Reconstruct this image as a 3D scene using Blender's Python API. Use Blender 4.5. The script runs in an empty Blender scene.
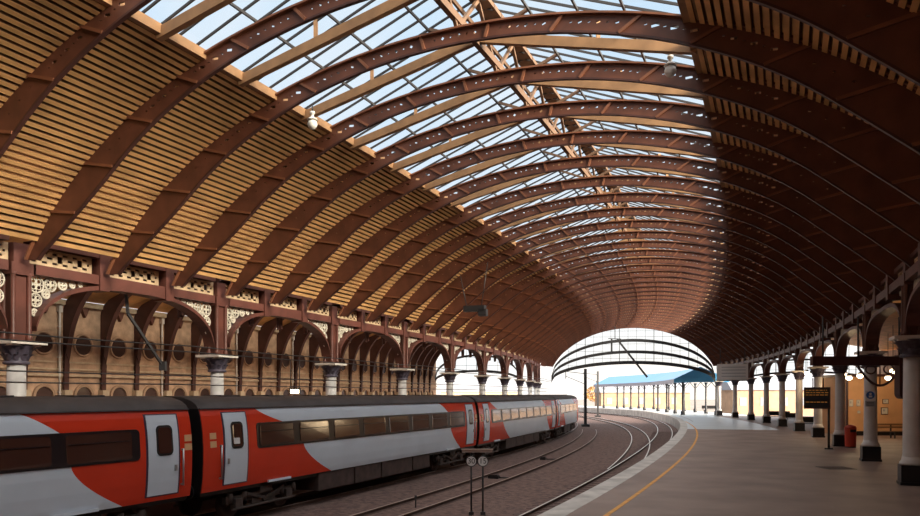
import bpy, math, random
from mathutils import Vector, Matrix
random.seed(7)
PI = math.pi
SC = bpy.context.scene
COL = SC.collection

# ------------------------------------------------------------------ camera
cam_d = bpy.data.cameras.new('camera')
cam = bpy.data.objects.new('camera', cam_d); COL.objects.link(cam)
cam.location = (0, 0, 2.9); cam.rotation_euler = (PI/2, 0, 0)
cam_d.sensor_fit = 'HORIZONTAL'; cam_d.sensor_width = 36.0
cam_d.lens = 748.8*36.0/920.0
cam_d.shift_y = (394.4-258.0)/920.0
cam_d.clip_start = 0.1; cam_d.clip_end = 1500
SC.camera = cam

# ------------------------------------------------------------------ sky, sun, exposure
SUN_TRAVEL = Vector((-0.78, 0.55, -0.31)).normalized()
world = bpy.data.worlds.new('sky'); SC.world = world; world.use_nodes = True
wn = world.node_tree; wn.nodes.clear()
def wnode(t, **k):
    n = wn.nodes.new(t)
    for a, b in k.items(): setattr(n, a, b)
    return n
w_out = wnode('ShaderNodeOutputWorld'); w_bg = wnode('ShaderNodeBackground')
w_tc = wnode('ShaderNodeTexCoord')
w_sep = wnode('ShaderNodeSeparateXYZ')
w_ramp = wnode('ShaderNodeValToRGB')
wn.links.new(w_tc.outputs['Generated'], w_sep.inputs[0])
wn.links.new(w_sep.outputs['Z'], w_ramp.inputs[0])
cr = w_ramp.color_ramp
cr.elements[0].position = 0.0; cr.elements[0].color = (1.0, 0.90, 0.78, 1)
cr.elements[1].position = 0.45; cr.elements[1].color = (0.68, 0.85, 1.0, 1)
e = cr.elements.new(0.75); e.color = (1.0, 0.94, 0.86, 1)
e = cr.elements.new(0.14); e.color = (0.95, 0.97, 1.0, 1)
w_noise = wnode('ShaderNodeTexNoise'); w_noise.inputs['Scale'].default_value = 3.0; w_noise.inputs['Detail'].default_value = 5.0
wn.links.new(w_tc.outputs['Generated'], w_noise.inputs['Vector'])
w_nr = wnode('ShaderNodeValToRGB'); w_nr.color_ramp.elements[0].position = 0.45; w_nr.color_ramp.elements[1].position = 0.7
wn.links.new(w_noise.outputs['Fac'], w_nr.inputs[0])
w_mix = wnode('ShaderNodeMixRGB'); w_mix.inputs[2].default_value = (0.95, 0.97, 1.0, 1)
wn.links.new(w_nr.outputs[0], w_mix.inputs[0]); wn.links.new(w_ramp.outputs[0], w_mix.inputs[1])
w_map = wnode('ShaderNodeMapRange'); w_map.interpolation_type = 'SMOOTHSTEP'
w_map.inputs['From Min'].default_value = 0.50; w_map.inputs['From Max'].default_value = 0.85
w_map.inputs['To Min'].default_value = 1.15; w_map.inputs['To Max'].default_value = 3.6     # overcast: brightest overhead
wn.links.new(w_sep.outputs['Z'], w_map.inputs['Value']); 
w_left = wnode('ShaderNodeMapRange'); w_left.interpolation_type = 'SMOOTHSTEP'      # the sky away from the sun is duller
w_left.inputs['From Min'].default_value = -0.78; w_left.inputs['From Max'].default_value = -0.42
w_left.inputs['To Min'].default_value = 0.35; w_left.inputs['To Max'].default_value = 1.0
wn.links.new(w_sep.outputs['X'], w_left.inputs['Value'])
w_mul = wnode('ShaderNodeMath', operation='MULTIPLY')
wn.links.new(w_map.outputs[0], w_mul.inputs[0]); wn.links.new(w_left.outputs[0], w_mul.inputs[1])
wn.links.new(w_mul.outputs[0], w_bg.inputs['Strength'])
wn.links.new(w_mix.outputs[0], w_bg.inputs[0]); wn.links.new(w_bg.outputs[0], w_out.inputs[0])

sun_d = bpy.data.lights.new('sun', 'SUN'); sun = bpy.data.objects.new('sun', sun_d); COL.objects.link(sun)
sun.rotation_euler = SUN_TRAVEL.to_track_quat('-Z', 'Y').to_euler()
sun_d.energy = 20.0; sun_d.angle = math.radians(28); sun_d.color = (1.0, 0.86, 0.66)

SC.view_settings.view_transform = 'Standard'; SC.view_settings.look = 'None'
SC.view_settings.gamma = 1.0; SC.view_settings.use_curve_mapping = False
SC.view_settings.exposure = 0.2

# ------------------------------------------------------------------ the curve of the station
S0, DS = -40.0, 0.5
NS = int((260-S0)/DS)
def heading(s):
    t = s/100.0
    if s > 125:
        t1 = 1.25
        base = 0.4442-0.1878*t1-0.0706*t1*t1-0.0411*t1**3
        return base-(s-125)*0.0046
    if s < -5: t = -0.05
    return 0.4442-0.1878*t-0.0706*t*t-0.0411*t**3
_c = [(0.0, 0.0)]
for i in range(1, NS):
    a = heading(S0+(i-0.5)*DS)
    _c.append((_c[-1][0]+math.sin(a)*DS, _c[-1][1]+math.cos(a)*DS))
_i0 = int(round(-S0/DS)); _ox, _oy = _c[_i0]
_c = [(x-_ox, y-_oy) for x, y in _c]
def W(s, u, z):
    f = (s-S0)/DS; i = max(0, min(NS-2, int(math.floor(f)))); f -= i
    x = _c[i][0]*(1-f)+_c[i+1][0]*f; y = _c[i][1]*(1-f)+_c[i+1][1]*f
    a = heading(s)
    return Vector((x+u*math.cos(a), y-u*math.sin(a), z))
def frame(s, u, z, turn=0.0):
    p = W(s, u, z)
    return Matrix.Translation(p) @ Matrix.Rotation(-heading(s)+turn, 4, 'Z')

# ------------------------------------------------------------------ materials
M = {}
def mat(name, col, rough=0.6, metal=0.0, var=0.0, scale=3.0, bump=0.0, bscale=None, stretch=(1, 1, 1), emit=None, spec=0.5, dark=None):
    m = bpy.data.materials.new(name); m.use_nodes = True
    nt = m.node_tree; b = nt.nodes['Principled BSDF']
    b.inputs['Base Color'].default_value = (*col, 1); b.inputs['Roughness'].default_value = rough
    b.inputs['Metallic'].default_value = metal; b.inputs['Specular IOR Level'].default_value = spec
    if emit:
        b.inputs['Emission Color'].default_value = (*emit[0], 1); b.inputs['Emission Strength'].default_value = emit[1]
    if var or bump:
        tc = nt.nodes.new('ShaderNodeTexCoord'); mp = nt.nodes.new('ShaderNodeMapping')
        mp.inputs['Scale'].default_value = stretch
        nt.links.new(tc.outputs['Object'], mp.inputs[0])
        n = nt.nodes.new('ShaderNodeTexNoise'); n.inputs['Scale'].default_value = scale; n.inputs['Detail'].default_value = 6
        nt.links.new(mp.outputs[0], n.inputs['Vector'])
        if var:
            r = nt.nodes.new('ShaderNodeValToRGB')
            d = dark if dark else tuple(c*(1-var) for c in col)
            r.color_ramp.elements[0].position = 0.32; r.color_ramp.elements[0].color = (*d, 1)
            r.color_ramp.elements[1].position = 0.68; r.color_ramp.elements[1].color = (*[min(1, c*(1+var*0.5)) for c in col], 1)
            nt.links.new(n.outputs['Fac'], r.inputs[0]); nt.links.new(r.outputs[0], b.inputs['Base Color'])
        if bump:
            n2 = nt.nodes.new('ShaderNodeTexNoise'); n2.inputs['Scale'].default_value = bscale or scale*4; n2.inputs['Detail'].default_value = 8
            nt.links.new(mp.outputs[0], n2.inputs['Vector'])
            bp = nt.nodes.new('ShaderNodeBump'); bp.inputs['Strength'].default_value = bump; bp.inputs['Distance'].default_value = 0.05
            nt.links.new(n2.outputs['Fac'], bp.inputs['Height']); nt.links.new(bp.outputs[0], b.inputs['Normal'])
    M[name] = m; return m
mat('lit_rib_iron', (0.24, 0.09, 0.045), 0.5, 0, 0.2, 2)  # rib iron lightened to look lit, for stiffeners and upper flanges
mat('rib_iron', (0.150, 0.053, 0.031), 0.5, 0, 0.3, 1.5)
mat('dark_rib_iron', (0.075, 0.027, 0.021), 0.5, 0, 0.3, 1.5)  # darker copy of rib iron; on side ribs it imitates unlit faces
mat('arcade_iron', (0.115, 0.036, 0.025), 0.5, 0, 0.3, 1.5)
mat('boards', (0.70, 0.385, 0.155), 0.6, 0, 0.32, 0.9, 0.2, 8, (1, 1, 3))
mat('ridge_wood', (0.20, 0.115, 0.07), 0.6, 0, 0.25, 2)
mat('board_gap_shade', (0.20, 0.095, 0.04), 0.8, 0, 0.3, 0.9)  # groove sides and backs coloured dark to strengthen their shade
mat('rafter_wood', (0.37, 0.20, 0.095), 0.55, 0, 0.25, 2)
mat('glazing_bar', (0.05, 0.045, 0.045), 0.5)
mat('cream_iron', (0.52, 0.37, 0.22), 0.55, 0, 0.3, 4)
mat('scroll_white', (0.66, 0.60, 0.50), 0.5, 0, 0.3, 4)
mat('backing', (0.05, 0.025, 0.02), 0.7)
mat('white_column', (0.70, 0.68, 0.68), 0.45, 0, 0.12, 2)
mat('blue_capital', (0.10, 0.085, 0.12), 0.5, 0, 0.3, 8)
mat('abacus_lit', (0.72, 0.66, 0.60), 0.5, 0, 0.1, 3)  # light falling from above put into the slab's pale colour
mat('black_base', (0.012, 0.012, 0.015), 0.35)
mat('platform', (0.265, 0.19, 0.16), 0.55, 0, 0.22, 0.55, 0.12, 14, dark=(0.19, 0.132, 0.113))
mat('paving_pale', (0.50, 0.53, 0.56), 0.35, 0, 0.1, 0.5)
mat('coping', (0.52, 0.48, 0.45), 0.6, 0, 0.35, 1.2, 0.1, 10)
mat('yellow_paint', (0.72, 0.33, 0.055), 0.6, 0, 0.25, 3)
mat('grey_paint', (0.40, 0.36, 0.36), 0.6, 0, 0.2, 3)
mat('ballast', (0.165, 0.10, 0.085), 0.95, 0, 0.5, 4.5, 0.9, 14, dark=(0.075, 0.045, 0.04))
mat('rail_side', (0.085, 0.045, 0.035), 0.8, 0, 0.3, 3)
mat('rail_top', (0.70, 0.66, 0.63), 0.35, 0.25)
mat('rust_top', (0.36, 0.26, 0.22), 0.5, 0.2)
mat('sleeper', (0.13, 0.08, 0.07), 0.9, 0, 0.3, 3)
mat('brick', (0.48, 0.31, 0.205), 0.8, 0, 0.3, 2.5, 0.2, 12)
mat('stone', (0.50, 0.38, 0.26), 0.8, 0, 0.2, 3)
mat('dark_glass', (0.012, 0.010, 0.012), 0.08, 0, spec=0.8)
mat('wall_glass', (0.07, 0.04, 0.035), 0.15, 0, spec=0.4)
mat('train_glass', (0.06, 0.023, 0.017), 0.12, 0, spec=0.9)
mat('train_band', (0.018, 0.012, 0.014), 0.3)
mat('train_red', (0.70, 0.048, 0.017), 0.25, 0, 0.06, 0.7)
mat('train_white', (0.68, 0.74, 0.82), 0.3, 0, 0.06, 0.7)
mat('train_roof', (0.075, 0.062, 0.062), 0.7, 0, 0.25, 1.5)
mat('under_brown', (0.075, 0.045, 0.038), 0.85, 0, 0.35, 3)
mat('bogie', (0.075, 0.05, 0.042), 0.8, 0, 0.4, 5)
mat('black', (0.012, 0.010, 0.011), 0.5)
mat('purple_dark', (0.05, 0.03, 0.06), 0.5)
mat('steel', (0.45, 0.44, 0.44), 0.35, 0.7)
mat('dark_steel', (0.035, 0.034, 0.038), 0.5)
mat('sign_white', (0.72, 0.70, 0.69), 0.5)
mat('sign_grey', (0.40, 0.40, 0.42), 0.5)
mat('sign_black', (0.02, 0.02, 0.022), 0.5)
mat('sign_blue', (0.02, 0.12, 0.42), 0.4)
mat('bin_red', (0.62, 0.06, 0.03), 0.45)
mat('kiosk', (0.74, 0.41, 0.205), 0.65, 0, 0.12, 1)
mat('poster', (0.68, 0.63, 0.55), 0.5)
mat('bench', (0.30, 0.17, 0.08), 0.6)
mat('maroon', (0.07, 0.024, 0.024), 0.45)
mat('board_text', (0.3, 0.12, 0.02), 0.5, emit=((1.0, 0.40, 0.08), 0.16))
mat('lamp_glow', (1, 0.85, 0.6), 0.5, emit=((1.0, 0.80, 0.52), 9.0))
mat('globe', (0.85, 0.82, 0.76), 0.3)
mat('canopy_blue', (0.07, 0.27, 0.50), 0.3)
mat('canopy_fascia', (0.30, 0.30, 0.38), 0.5)
mat('autumn_leaf', (0.55, 0.30, 0.10), 0.9, 0, 0.4, 1.5)
mat('bark', (0.12, 0.09, 0.07), 0.9)
mat('far_brick', (0.36, 0.23, 0.15), 0.8, 0, 0.2, 1)
mat('slate', (0.22, 0.23, 0.27), 0.7)
mat('pipe', (0.58, 0.52, 0.48), 0.5)
mat('ground_far', (0.20, 0.17, 0.16), 0.95, 0, 0.3, 0.3)
def glass_mat(name, tint, gloss):
    m = bpy.data.materials.new(name); m.use_nodes = True; nt = m.node_tree; nt.nodes.clear()
    o = nt.nodes.new('ShaderNodeOutputMaterial'); mx = nt.nodes.new('ShaderNodeMixShader')
    t = nt.nodes.new('ShaderNodeBsdfTransparent'); t.inputs[0].default_value = (*tint, 1)
    g = nt.nodes.new('ShaderNodeBsdfGlossy'); g.inputs['Roughness'].default_value = 0.1
    mx.inputs[0].default_value = gloss
    nt.links.new(t.outputs[0], mx.inputs[1]); nt.links.new(g.outputs[0], mx.inputs[2]); nt.links.new(mx.outputs[0], o.inputs[0])
    M[name] = m
glass_mat('roof_glass', (0.70, 0.74, 0.77), 0.04)
glass_mat('screen_glass', (0.86, 0.90, 0.93), 0.04)

# ------------------------------------------------------------------ mesh helpers
ROOTM = {}
class MB:
    def __init__(self): self.v = []; self.f = []; self.sm = []
    def add(self, vs, fs, smooth=False):
        n = len(self.v); self.v += [Vector(p) for p in vs]
        self.f += [tuple(i+n for i in f) for f in fs]; self.sm += [smooth]*len(fs); return self
    def box(self, c, sz, m=None):
        hx, hy, hz = sz[0]/2, sz[1]/2, sz[2]/2
        vs = [Vector((c[0]+x*hx, c[1]+y*hy, c[2]+z*hz)) for x in (-1, 1) for y in (-1, 1) for z in (-1, 1)]
        if m is not None: vs = [m @ p for p in vs]
        return self.add(vs, [(0, 1, 3, 2), (4, 6, 7, 5), (0, 4, 5, 1), (2, 3, 7, 6), (0, 2, 6, 4), (1, 5, 7, 3)])
    def hexa(self, a, b):   # two quads of four points, joined
        vs = list(a)+list(b)
        return self.add(vs, [(3, 2, 1, 0), (4, 5, 6, 7), (0, 1, 5, 4), (1, 2, 6, 5), (2, 3, 7, 6), (3, 0, 4, 7)])
    def bar(self, p, q, w, h=None, up=Vector((0, 0, 1))):
        h = h or w; p = Vector(p); q = Vector(q); d = (q-p).normalized()
        if abs(d.dot(up)) > 0.98: up = Vector((1, 0, 0))
        sx = d.cross(up).normalized()*w/2; sy = sx.cross(d).normalized()*h/2
        return self.hexa([p-sx-sy, p+sx-sy, p+sx+sy, p-sx+sy], [q-sx-sy, q+sx-sy, q+sx+sy, q-sx+sy])
    def sweep(self, pts, prof, ups=None, caps=True, closed=True, smooth=False):
        # prof: (side, up) offsets along a polyline
        n = len(prof); base = len(self.v); pts = [Vector(p) for p in pts]
        for i, p in enumerate(pts):
            d = (pts[min(i+1, len(pts)-1)]-pts[max(i-1, 0)]).normalized()
            up = ups[i] if ups else Vector((0, 0, 1))
            if abs(d.dot(up)) > 0.99: up = Vector((1, 0, 0))
            sx = d.cross(up).normalized(); sy = sx.cross(d)
            self.v += [p+sx*a+sy*b for a, b in prof]
        m = n if closed else n-1
        for i in range(len(pts)-1):
            for j in range(m):
                a = base+i*n+j; b = base+i*n+(j+1) % n
                self.f.append((a, b, b+n, a+n)); self.sm.append(smooth)
        if caps and closed:
            self.f.append(tuple(base+j for j in range(n))[::-1]); self.sm.append(False)
            self.f.append(tuple(base+(len(pts)-1)*n+j for j in range(n))); self.sm.append(False)
        return self
    def tube(self, pts, r, n=8, **k):
        return self.sweep(pts, [(r*math.cos(2*PI*i/n), r*math.sin(2*PI*i/n)) for i in range(n)], smooth=True, **k)
    def lathe(self, prof, c=(0, 0, 0), n=20, m=None, smooth=True):
        base = []
        for r, z in prof:
            for i in range(n):
                a = 2*PI*i/n; base.append(Vector((c[0]+r*math.cos(a), c[1]+r*math.sin(a), c[2]+z)))
        if m is not None: base = [m @ p for p in base]
        fs = []
        for k in range(len(prof)-1):
            for i in range(n):
                a = k*n+i; b = k*n+(i+1) % n; fs.append((a, b, b+n, a+n))
        fs.append(tuple(range(n))[::-1]); fs.append(tuple(range((len(prof)-1)*n, len(prof)*n)))
        nn = len(self.f); self.add(base, fs, smooth); self.sm[-1] = self.sm[-2] = False
        return self
    def prism(self, poly, fn, t0, t1):   # 2-D polygon, fn(a, b, t) gives the point
        n = len(poly)
        vs = [fn(a, b, t0) for a, b in poly]+[fn(a, b, t1) for a, b in poly]
        fs = [tuple(range(n))[::-1], tuple(range(n, 2*n))]+[(i, (i+1) % n, n+(i+1) % n, n+i) for i in range(n)]
        return self.add(vs, fs)
    def grid(self, rows, smooth=False):
        n = len(rows[0]); vs = [p for r in rows for p in r]
        fs = [(i*n+j, i*n+j+1, (i+1)*n+j+1, (i+1)*n+j) for i in range(len(rows)-1) for j in range(n-1)]
        return self.add(vs, fs, smooth)
    def ring(self, c, R, r, m=None, n=20, k=6):
        vs = []; fs = []
        for i in range(n):
            a = 2*PI*i/n
            for j in range(k):
                b = 2*PI*j/k; q = R+r*math.cos(b)
                vs.append(Vector((c[0]+q*math.cos(a), c[1]+r*math.sin(b), c[2]+q*math.sin(a))))
        for i in range(n):
            for j in range(k):
                fs.append((i*k+j, i*k+(j+1) % k, ((i+1) % n)*k+(j+1) % k, ((i+1) % n)*k+j))
        if m is not None: vs = [m @ p for p in vs]
        return self.add(vs, fs, True)
    def build(self, name, mt, parent=None, at=None, world=False):
        # at: matrix of a top-level mesh; world=True: vertices are in world space and are brought into the frame
        me = bpy.data.meshes.new(name)
        vs = self.v
        if world:
            inv = (ROOTM[parent.name] if parent is not None else at).inverted()
            vs = [inv @ p for p in vs]
        me.from_pydata([tuple(p) for p in vs], [], self.f); me.update()
        me.polygons.foreach_set('use_smooth', self.sm)
        o = bpy.data.objects.new(name, me); COL.objects.link(o)
        me.materials.append(M[mt] if isinstance(mt, str) else mt)
        if parent is not None:
            o.parent = parent; ROOTM[o.name] = ROOTM[parent.name]
        elif at is not None:
            o.matrix_world = at; ROOTM[o.name] = at.copy()
        else: ROOTM[o.name] = Matrix.Identity(4)
        return o
def tag(o, label=None, cat=None, group=None, kind=None):
    if label: o['label'] = label
    if cat: o['category'] = cat
    if group: o['group'] = group
    if kind: o['kind'] = kind
    return o
def thing(name, label, cat, at, group=None, kind=None):
    o = bpy.data.objects.new(name, None); COL.objects.link(o); o.empty_display_size = 0.2
    if isinstance(at, (tuple, list, Vector)): at = Matrix.Translation(at)
    o.matrix_world = at; ROOTM[o.name] = at.copy()
    return tag(o, label, cat, group, kind)
def dup(root, at, label=None, group=None):
    r = root.copy(); COL.objects.link(r); r.matrix_world = at; ROOTM[r.name] = at.copy()
    if label: r['label'] = label
    if group: r['group'] = group
    for ch in list(root.children):
        c = ch.copy(); COL.objects.link(c); c.parent = r; ROOTM[c.name] = at.copy()
        for g in list(ch.children):
            d = g.copy(); COL.objects.link(d); d.parent = c; ROOTM[d.name] = at.copy()
    return r
def solid(o, t):
    m = o.modifiers.new('thickness', 'SOLIDIFY'); m.thickness = t; m.offset = 0; return o
ORD = ['nearest', 'second', 'third', 'fourth', 'fifth', 'sixth', 'seventh', 'eighth', 'ninth', 'tenth', 'eleventh', 'twelfth',
       'thirteenth', 'fourteenth', 'fifteenth', 'sixteenth', 'seventeenth', 'eighteenth', 'nineteenth', 'twentieth',
       'twenty-first', 'twenty-second', 'twenty-third', 'twenty-fourth', 'twenty-fifth', 'twenty-sixth', 'twenty-seventh',
       'twenty-eighth', 'twenty-ninth', 'thirtieth', 'thirty-first', 'thirty-second', 'thirty-third', 'thirty-fourth', 'thirty-fifth', 'thirty-sixth']
I4 = Matrix.Identity(4)

# ------------------------------------------------------------------ layout numbers
UC = -8.2            # axis of the main arch
UL, UR = -21.16, 3.57  # left and right arcades
SL, RS = 15.0, 3.0     # first rib station, rib spacing
def sk(k): return SL+RS*k
SKX = {7: .2, 10: 1.0, 13: 1.1, 16: 1.0, 19: .8, 22: .4}
def skr(k): return SL+RS*k+0.8+SKX.get(k, 0)      # the right arcade stands a little farther along
K0, K1 = -13, 31
UWL, UWR = -30.7, 21.0
def u_yellow(s): return -4.23
def u_coping(s):
    s = max(0.0, min(s, 135)); return 5.310e-4*s*s-4.4442e-2*s-4.2795 if s > 41.8 else -5.21+(41.8-s)*0.004
def u_edge(s): return u_coping(s)-0.62
ZR = -0.915            # rail top
ZB = -1.06            # ballast

# ------------------------------------------------------------------ ground, platform floors
def strip(name, f0, f1, z, s0, s1, mt, step=3.0, zb=None, **k):
    mb = MB(); ss = []
    s = s0
    while s < s1+0.01: ss.append(s); s += step
    if zb is None:
        mb.grid([[W(s, f0(s), z), W(s, f1(s), z)] for s in ss][::-1])
        return mb.build(name, mt, at=I4, world=True)
    prof = [[W(s, f0(s), zb), W(s, f0(s), z), W(s, f1(s), z), W(s, f1(s), zb)] for s in ss]
    mb.grid(prof[::-1]); mb.add(prof[0], [(0, 1, 2, 3)]); mb.add(prof[-1], [(3, 2, 1, 0)])
    return mb.build(name, mt, at=I4, world=True)
g = MB(); g.add([(-400, -60, -1.25), (400, -60, -1.25), (400, 600, -1.25), (-400, 600, -1.25)], [(0, 1, 2, 3)])
tag(g.build('ground', 'ground_far', at=I4), 'wide open ground beyond the end of the station', 'ground', kind='structure')
tb = strip('track_bed', lambda s: -19.0, lambda s: u_edge(s)+0.25, ZB, -30, 240, 'ballast', 2.0, zb=-1.24)
tag(tb, 'brown stained ballast between the train and the platform edge', 'track bed', kind='structure')
SPL = 66.0
fl = strip('floor', lambda s: u_coping(s), lambda s: UWR+1, 0.0, -30, SPL, 'platform', 3.0, zb=-1.2)
tag(fl, 'broad brown paved station platform on the right', 'platform', kind='structure')
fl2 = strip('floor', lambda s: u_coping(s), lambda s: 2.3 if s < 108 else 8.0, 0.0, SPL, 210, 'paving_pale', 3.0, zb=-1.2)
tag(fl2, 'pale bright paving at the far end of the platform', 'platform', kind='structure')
fl4 = strip('floor', lambda s: 2.3, lambda s: UWR+1, 0.0, SPL, 108, 'platform', 3.0, zb=-1.2)
tag(fl4, 'brown paving under and behind the far right columns', 'platform', kind='structure')
cp = strip('trim_1', u_edge, u_coping, 0.004, -30, 210, 'coping', 2.0, zb=-1.2)
tag(cp, 'pale stone coping along the curved platform edge', 'platform edge', kind='structure')
yl = strip('trim_2', lambda s: u_yellow(s)-0.06, lambda s: u_yellow(s)+0.06, 0.006, -30, 84, 'yellow_paint', 1.5, zb=-0.02)
tag(yl, 'yellow safety line painted along the curved platform', 'painted line', kind='structure')
yl = strip('trim_3', lambda s: u_coping(s)+0.80 - 0.05, lambda s: u_coping(s)+0.85, 0.006, 84, 180, 'grey_paint', 3, zb=-0.02)
tag(yl, 'faint safety line on the far pale paving', 'painted line', kind='structure')
fl3 = strip('floor', lambda s: UWL-0.5, lambda s: -18.55, 0.0, -30, 160, 'platform', 4.0, zb=-1.2)
tag(fl3, 'far left platform hidden behind the train', 'platform', kind='structure')

# ------------------------------------------------------------------ main roof : boards, glass, ribs
A1, B1 = 11.6, 8.1      # rib soffit
A2, B2 = 13.25, 8.5      # rib back, underside of the boards
Z0 = 4.0
def arc(a, b, th): return (-a*math.cos(th), Z0+b*math.sin(th))
TH_S = math.acos(5.85/A2)
TH_B = math.asin((7.42-Z0)/B2)
def board_profile(side):
    n = 36
    ths = [TH_B+(TH_S-TH_B)*i/400 for i in range(401)]
    pts = [arc(A2, B2, t) for t in ths]; L = [0]
    for i in range(400): L.append(L[-1]+math.hypot(pts[i+1][0]-pts[i][0], pts[i+1][1]-pts[i][1]))
    def at(x, inw):
        i = 0
        while i < 399 and L[i+1] < x: i += 1
        f = (x-L[i])/(L[i+1]-L[i]); p = (pts[i][0]*(1-f)+pts[i+1][0]*f, pts[i][1]*(1-f)+pts[i+1][1]*f)
        d = (pts[i+1][0]-pts[i][0], pts[i+1][1]-pts[i][1]); l = math.hypot(*d)
        return (p[0]+d[1]/l*inw, p[1]-d[0]/l*inw)
    out = []; w = L[-1]/n
    for i in range(n):
        out += [at(i*w, 0.12), at((i+.60)*w, 0.12), at((i+.60)*w, 0.0), at((i+1)*w, 0.0)]
    back = [at(L[-1], -0.12), at(L[-1]/2, -0.12), at(0, -0.12)]
    out += back
    return [(side*-1*p[0] if side > 0 else p[0], p[1]) for p in out]
PROF = {-1: board_profile(-1), 1: board_profile(1)}
for side in (-1, 1):
    for k in range(K0, K1):
        mb = MB(); p = PROF[side]
        a = [W(sk(k), UC+o, z) for o, z in p]; b = [W(sk(k+1), UC+o, z) for o, z in p]
        n = len(p); fs = [((i+1) % n, i, n+i, n+(i+1) % n) for i in range(n)]
        if side > 0: fs = [f[::-1] for f in fs]
        mb.add(a+b, fs)
        o = mb.build('ceiling', 'boards', at=frame(sk(k+.5), UC, 9.0), world=True)
        o.data.materials.append(M['board_gap_shade'])
        for i, pg in enumerate(o.data.polygons):
            if i < 36*4 and i % 4 in (1, 2, 3): pg.material_index = 1
        tag(o, kind='structure')
ZS, ZRG = 11.78, 14.05
def roof_pt(off): return ZRG-(ZRG-ZS)*abs(off)/5.85
for k in range(K0, K1):
    fr = frame(sk(k+.5), UC, 12.0)
    root = thing('window_%d' % (k-K0+1), None, None, fr, kind='structure')
    s0, s1 = sk(k), sk(k+1)
    mb = MB()
    for sd in (-1, 1):
        mb.add([W(s0, UC+sd*5.85, ZS), W(s1, UC+sd*5.85, ZS), W(s1, UC, ZRG), W(s0, UC, ZRG)], [(0, 1, 2, 3)])
    mb.build('glass_pane', 'roof_glass', root, world=True)
    mb = MB()
    for sd in (-1, 1):
        for j in range(5):
            s = s0+(j+.5)*RS/5
            mb.bar(W(s, UC+sd*5.85, ZS-.04), W(s, UC, ZRG-.04), .04, .06)
        for off in (1.5, 3.0, 4.3):
            mb.bar(W(s0, UC+sd*off, roof_pt(off)-.1), W(s1, UC+sd*off, roof_pt(off)-.1), .05, .07)
    mb.build('glazing_bars', 'glazing_bar', root, world=True)
    mb = MB(); sm = sk(k+.5)
    for sd in (-1, 1):
        mb.bar(W(sm, UC+sd*5.9, 11.52), W(sm, UC, 12.88), .17, .26)
        mb.bar(W(sm, UC+sd*3.4, 12.0), W(sm, UC+sd*3.4, roof_pt(3.4)), .10, .10)
    mb.build('rafter', 'rafter_wood', root, world=True)
    mb = MB()
    for sd in (-1, 1): mb.bar(W(sm, UC, 12.8), W(sm, UC+sd*1.5, roof_pt(1.5)-.05), .085, .085)
    for ss in (s0, s1): mb.bar(W(ss, UC, 12.5), W(sm, UC, ZRG-.1), .09, .09)
    mb.build('ridge_strut', 'ridge_wood', root, world=True)
    mb = MB()
    for sd in (-1, 1):
        mb.bar(W(s0, UC+sd*5.9, 11.62), W(s1, UC+sd*5.9, 11.62), .34, .24)
    mb.build('sill_beam', 'rafter_wood', root, world=True)
    mb = MB(); mb.bar(W(s0, UC, ZRG), W(s1, UC, ZRG), .5, .16); mb.bar(W(s0, UC, 12.75), W(s1, UC, 12.75), .16, .2)
    for sd in (-1, 1): mb.bar(W(s0, UC+sd*.45, ZRG-.35), W(s1, UC+sd*.45, ZRG-.35), .07, .12)
    mb.build('ridge_beam', 'ridge_wood', root, world=True)

# one rib, built in its own plane (x across, z up), repeated along the hall
TH0 = math.asin((6.85-Z0)/B2)
def rib_pt(th, v):
    a = arc(A1, B1, th); b = arc(A2, B2, th)
    if a[1] < 9.2:
        f = (.70 if th < PI/2 else .5)*min(1, (9.2-a[1])/2.4)**1.7; a = (a[0]*(1-f)+b[0]*f, a[1]*(1-f)+b[1]*f)
    return (a[0]*(1-v)+b[0]*v, a[1]*(1-v)+b[1]*v)
NP = 15
_t = [TH0+(PI-2*TH0)*i/600 for i in range(601)]; _l = [0]
for i in range(600):
    a = rib_pt(_t[i], .4); b = rib_pt(_t[i+1], .4); _l.append(_l[-1]+math.hypot(a[0]-b[0], a[1]-b[1]))
def th_at(x):
    x *= _l[-1]; i = 0
    while i < 599 and _l[i+1] < x: i += 1
    f = (x-_l[i])/(_l[i+1]-_l[i]); return _t[i]*(1-f)+_t[i+1]*f
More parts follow.
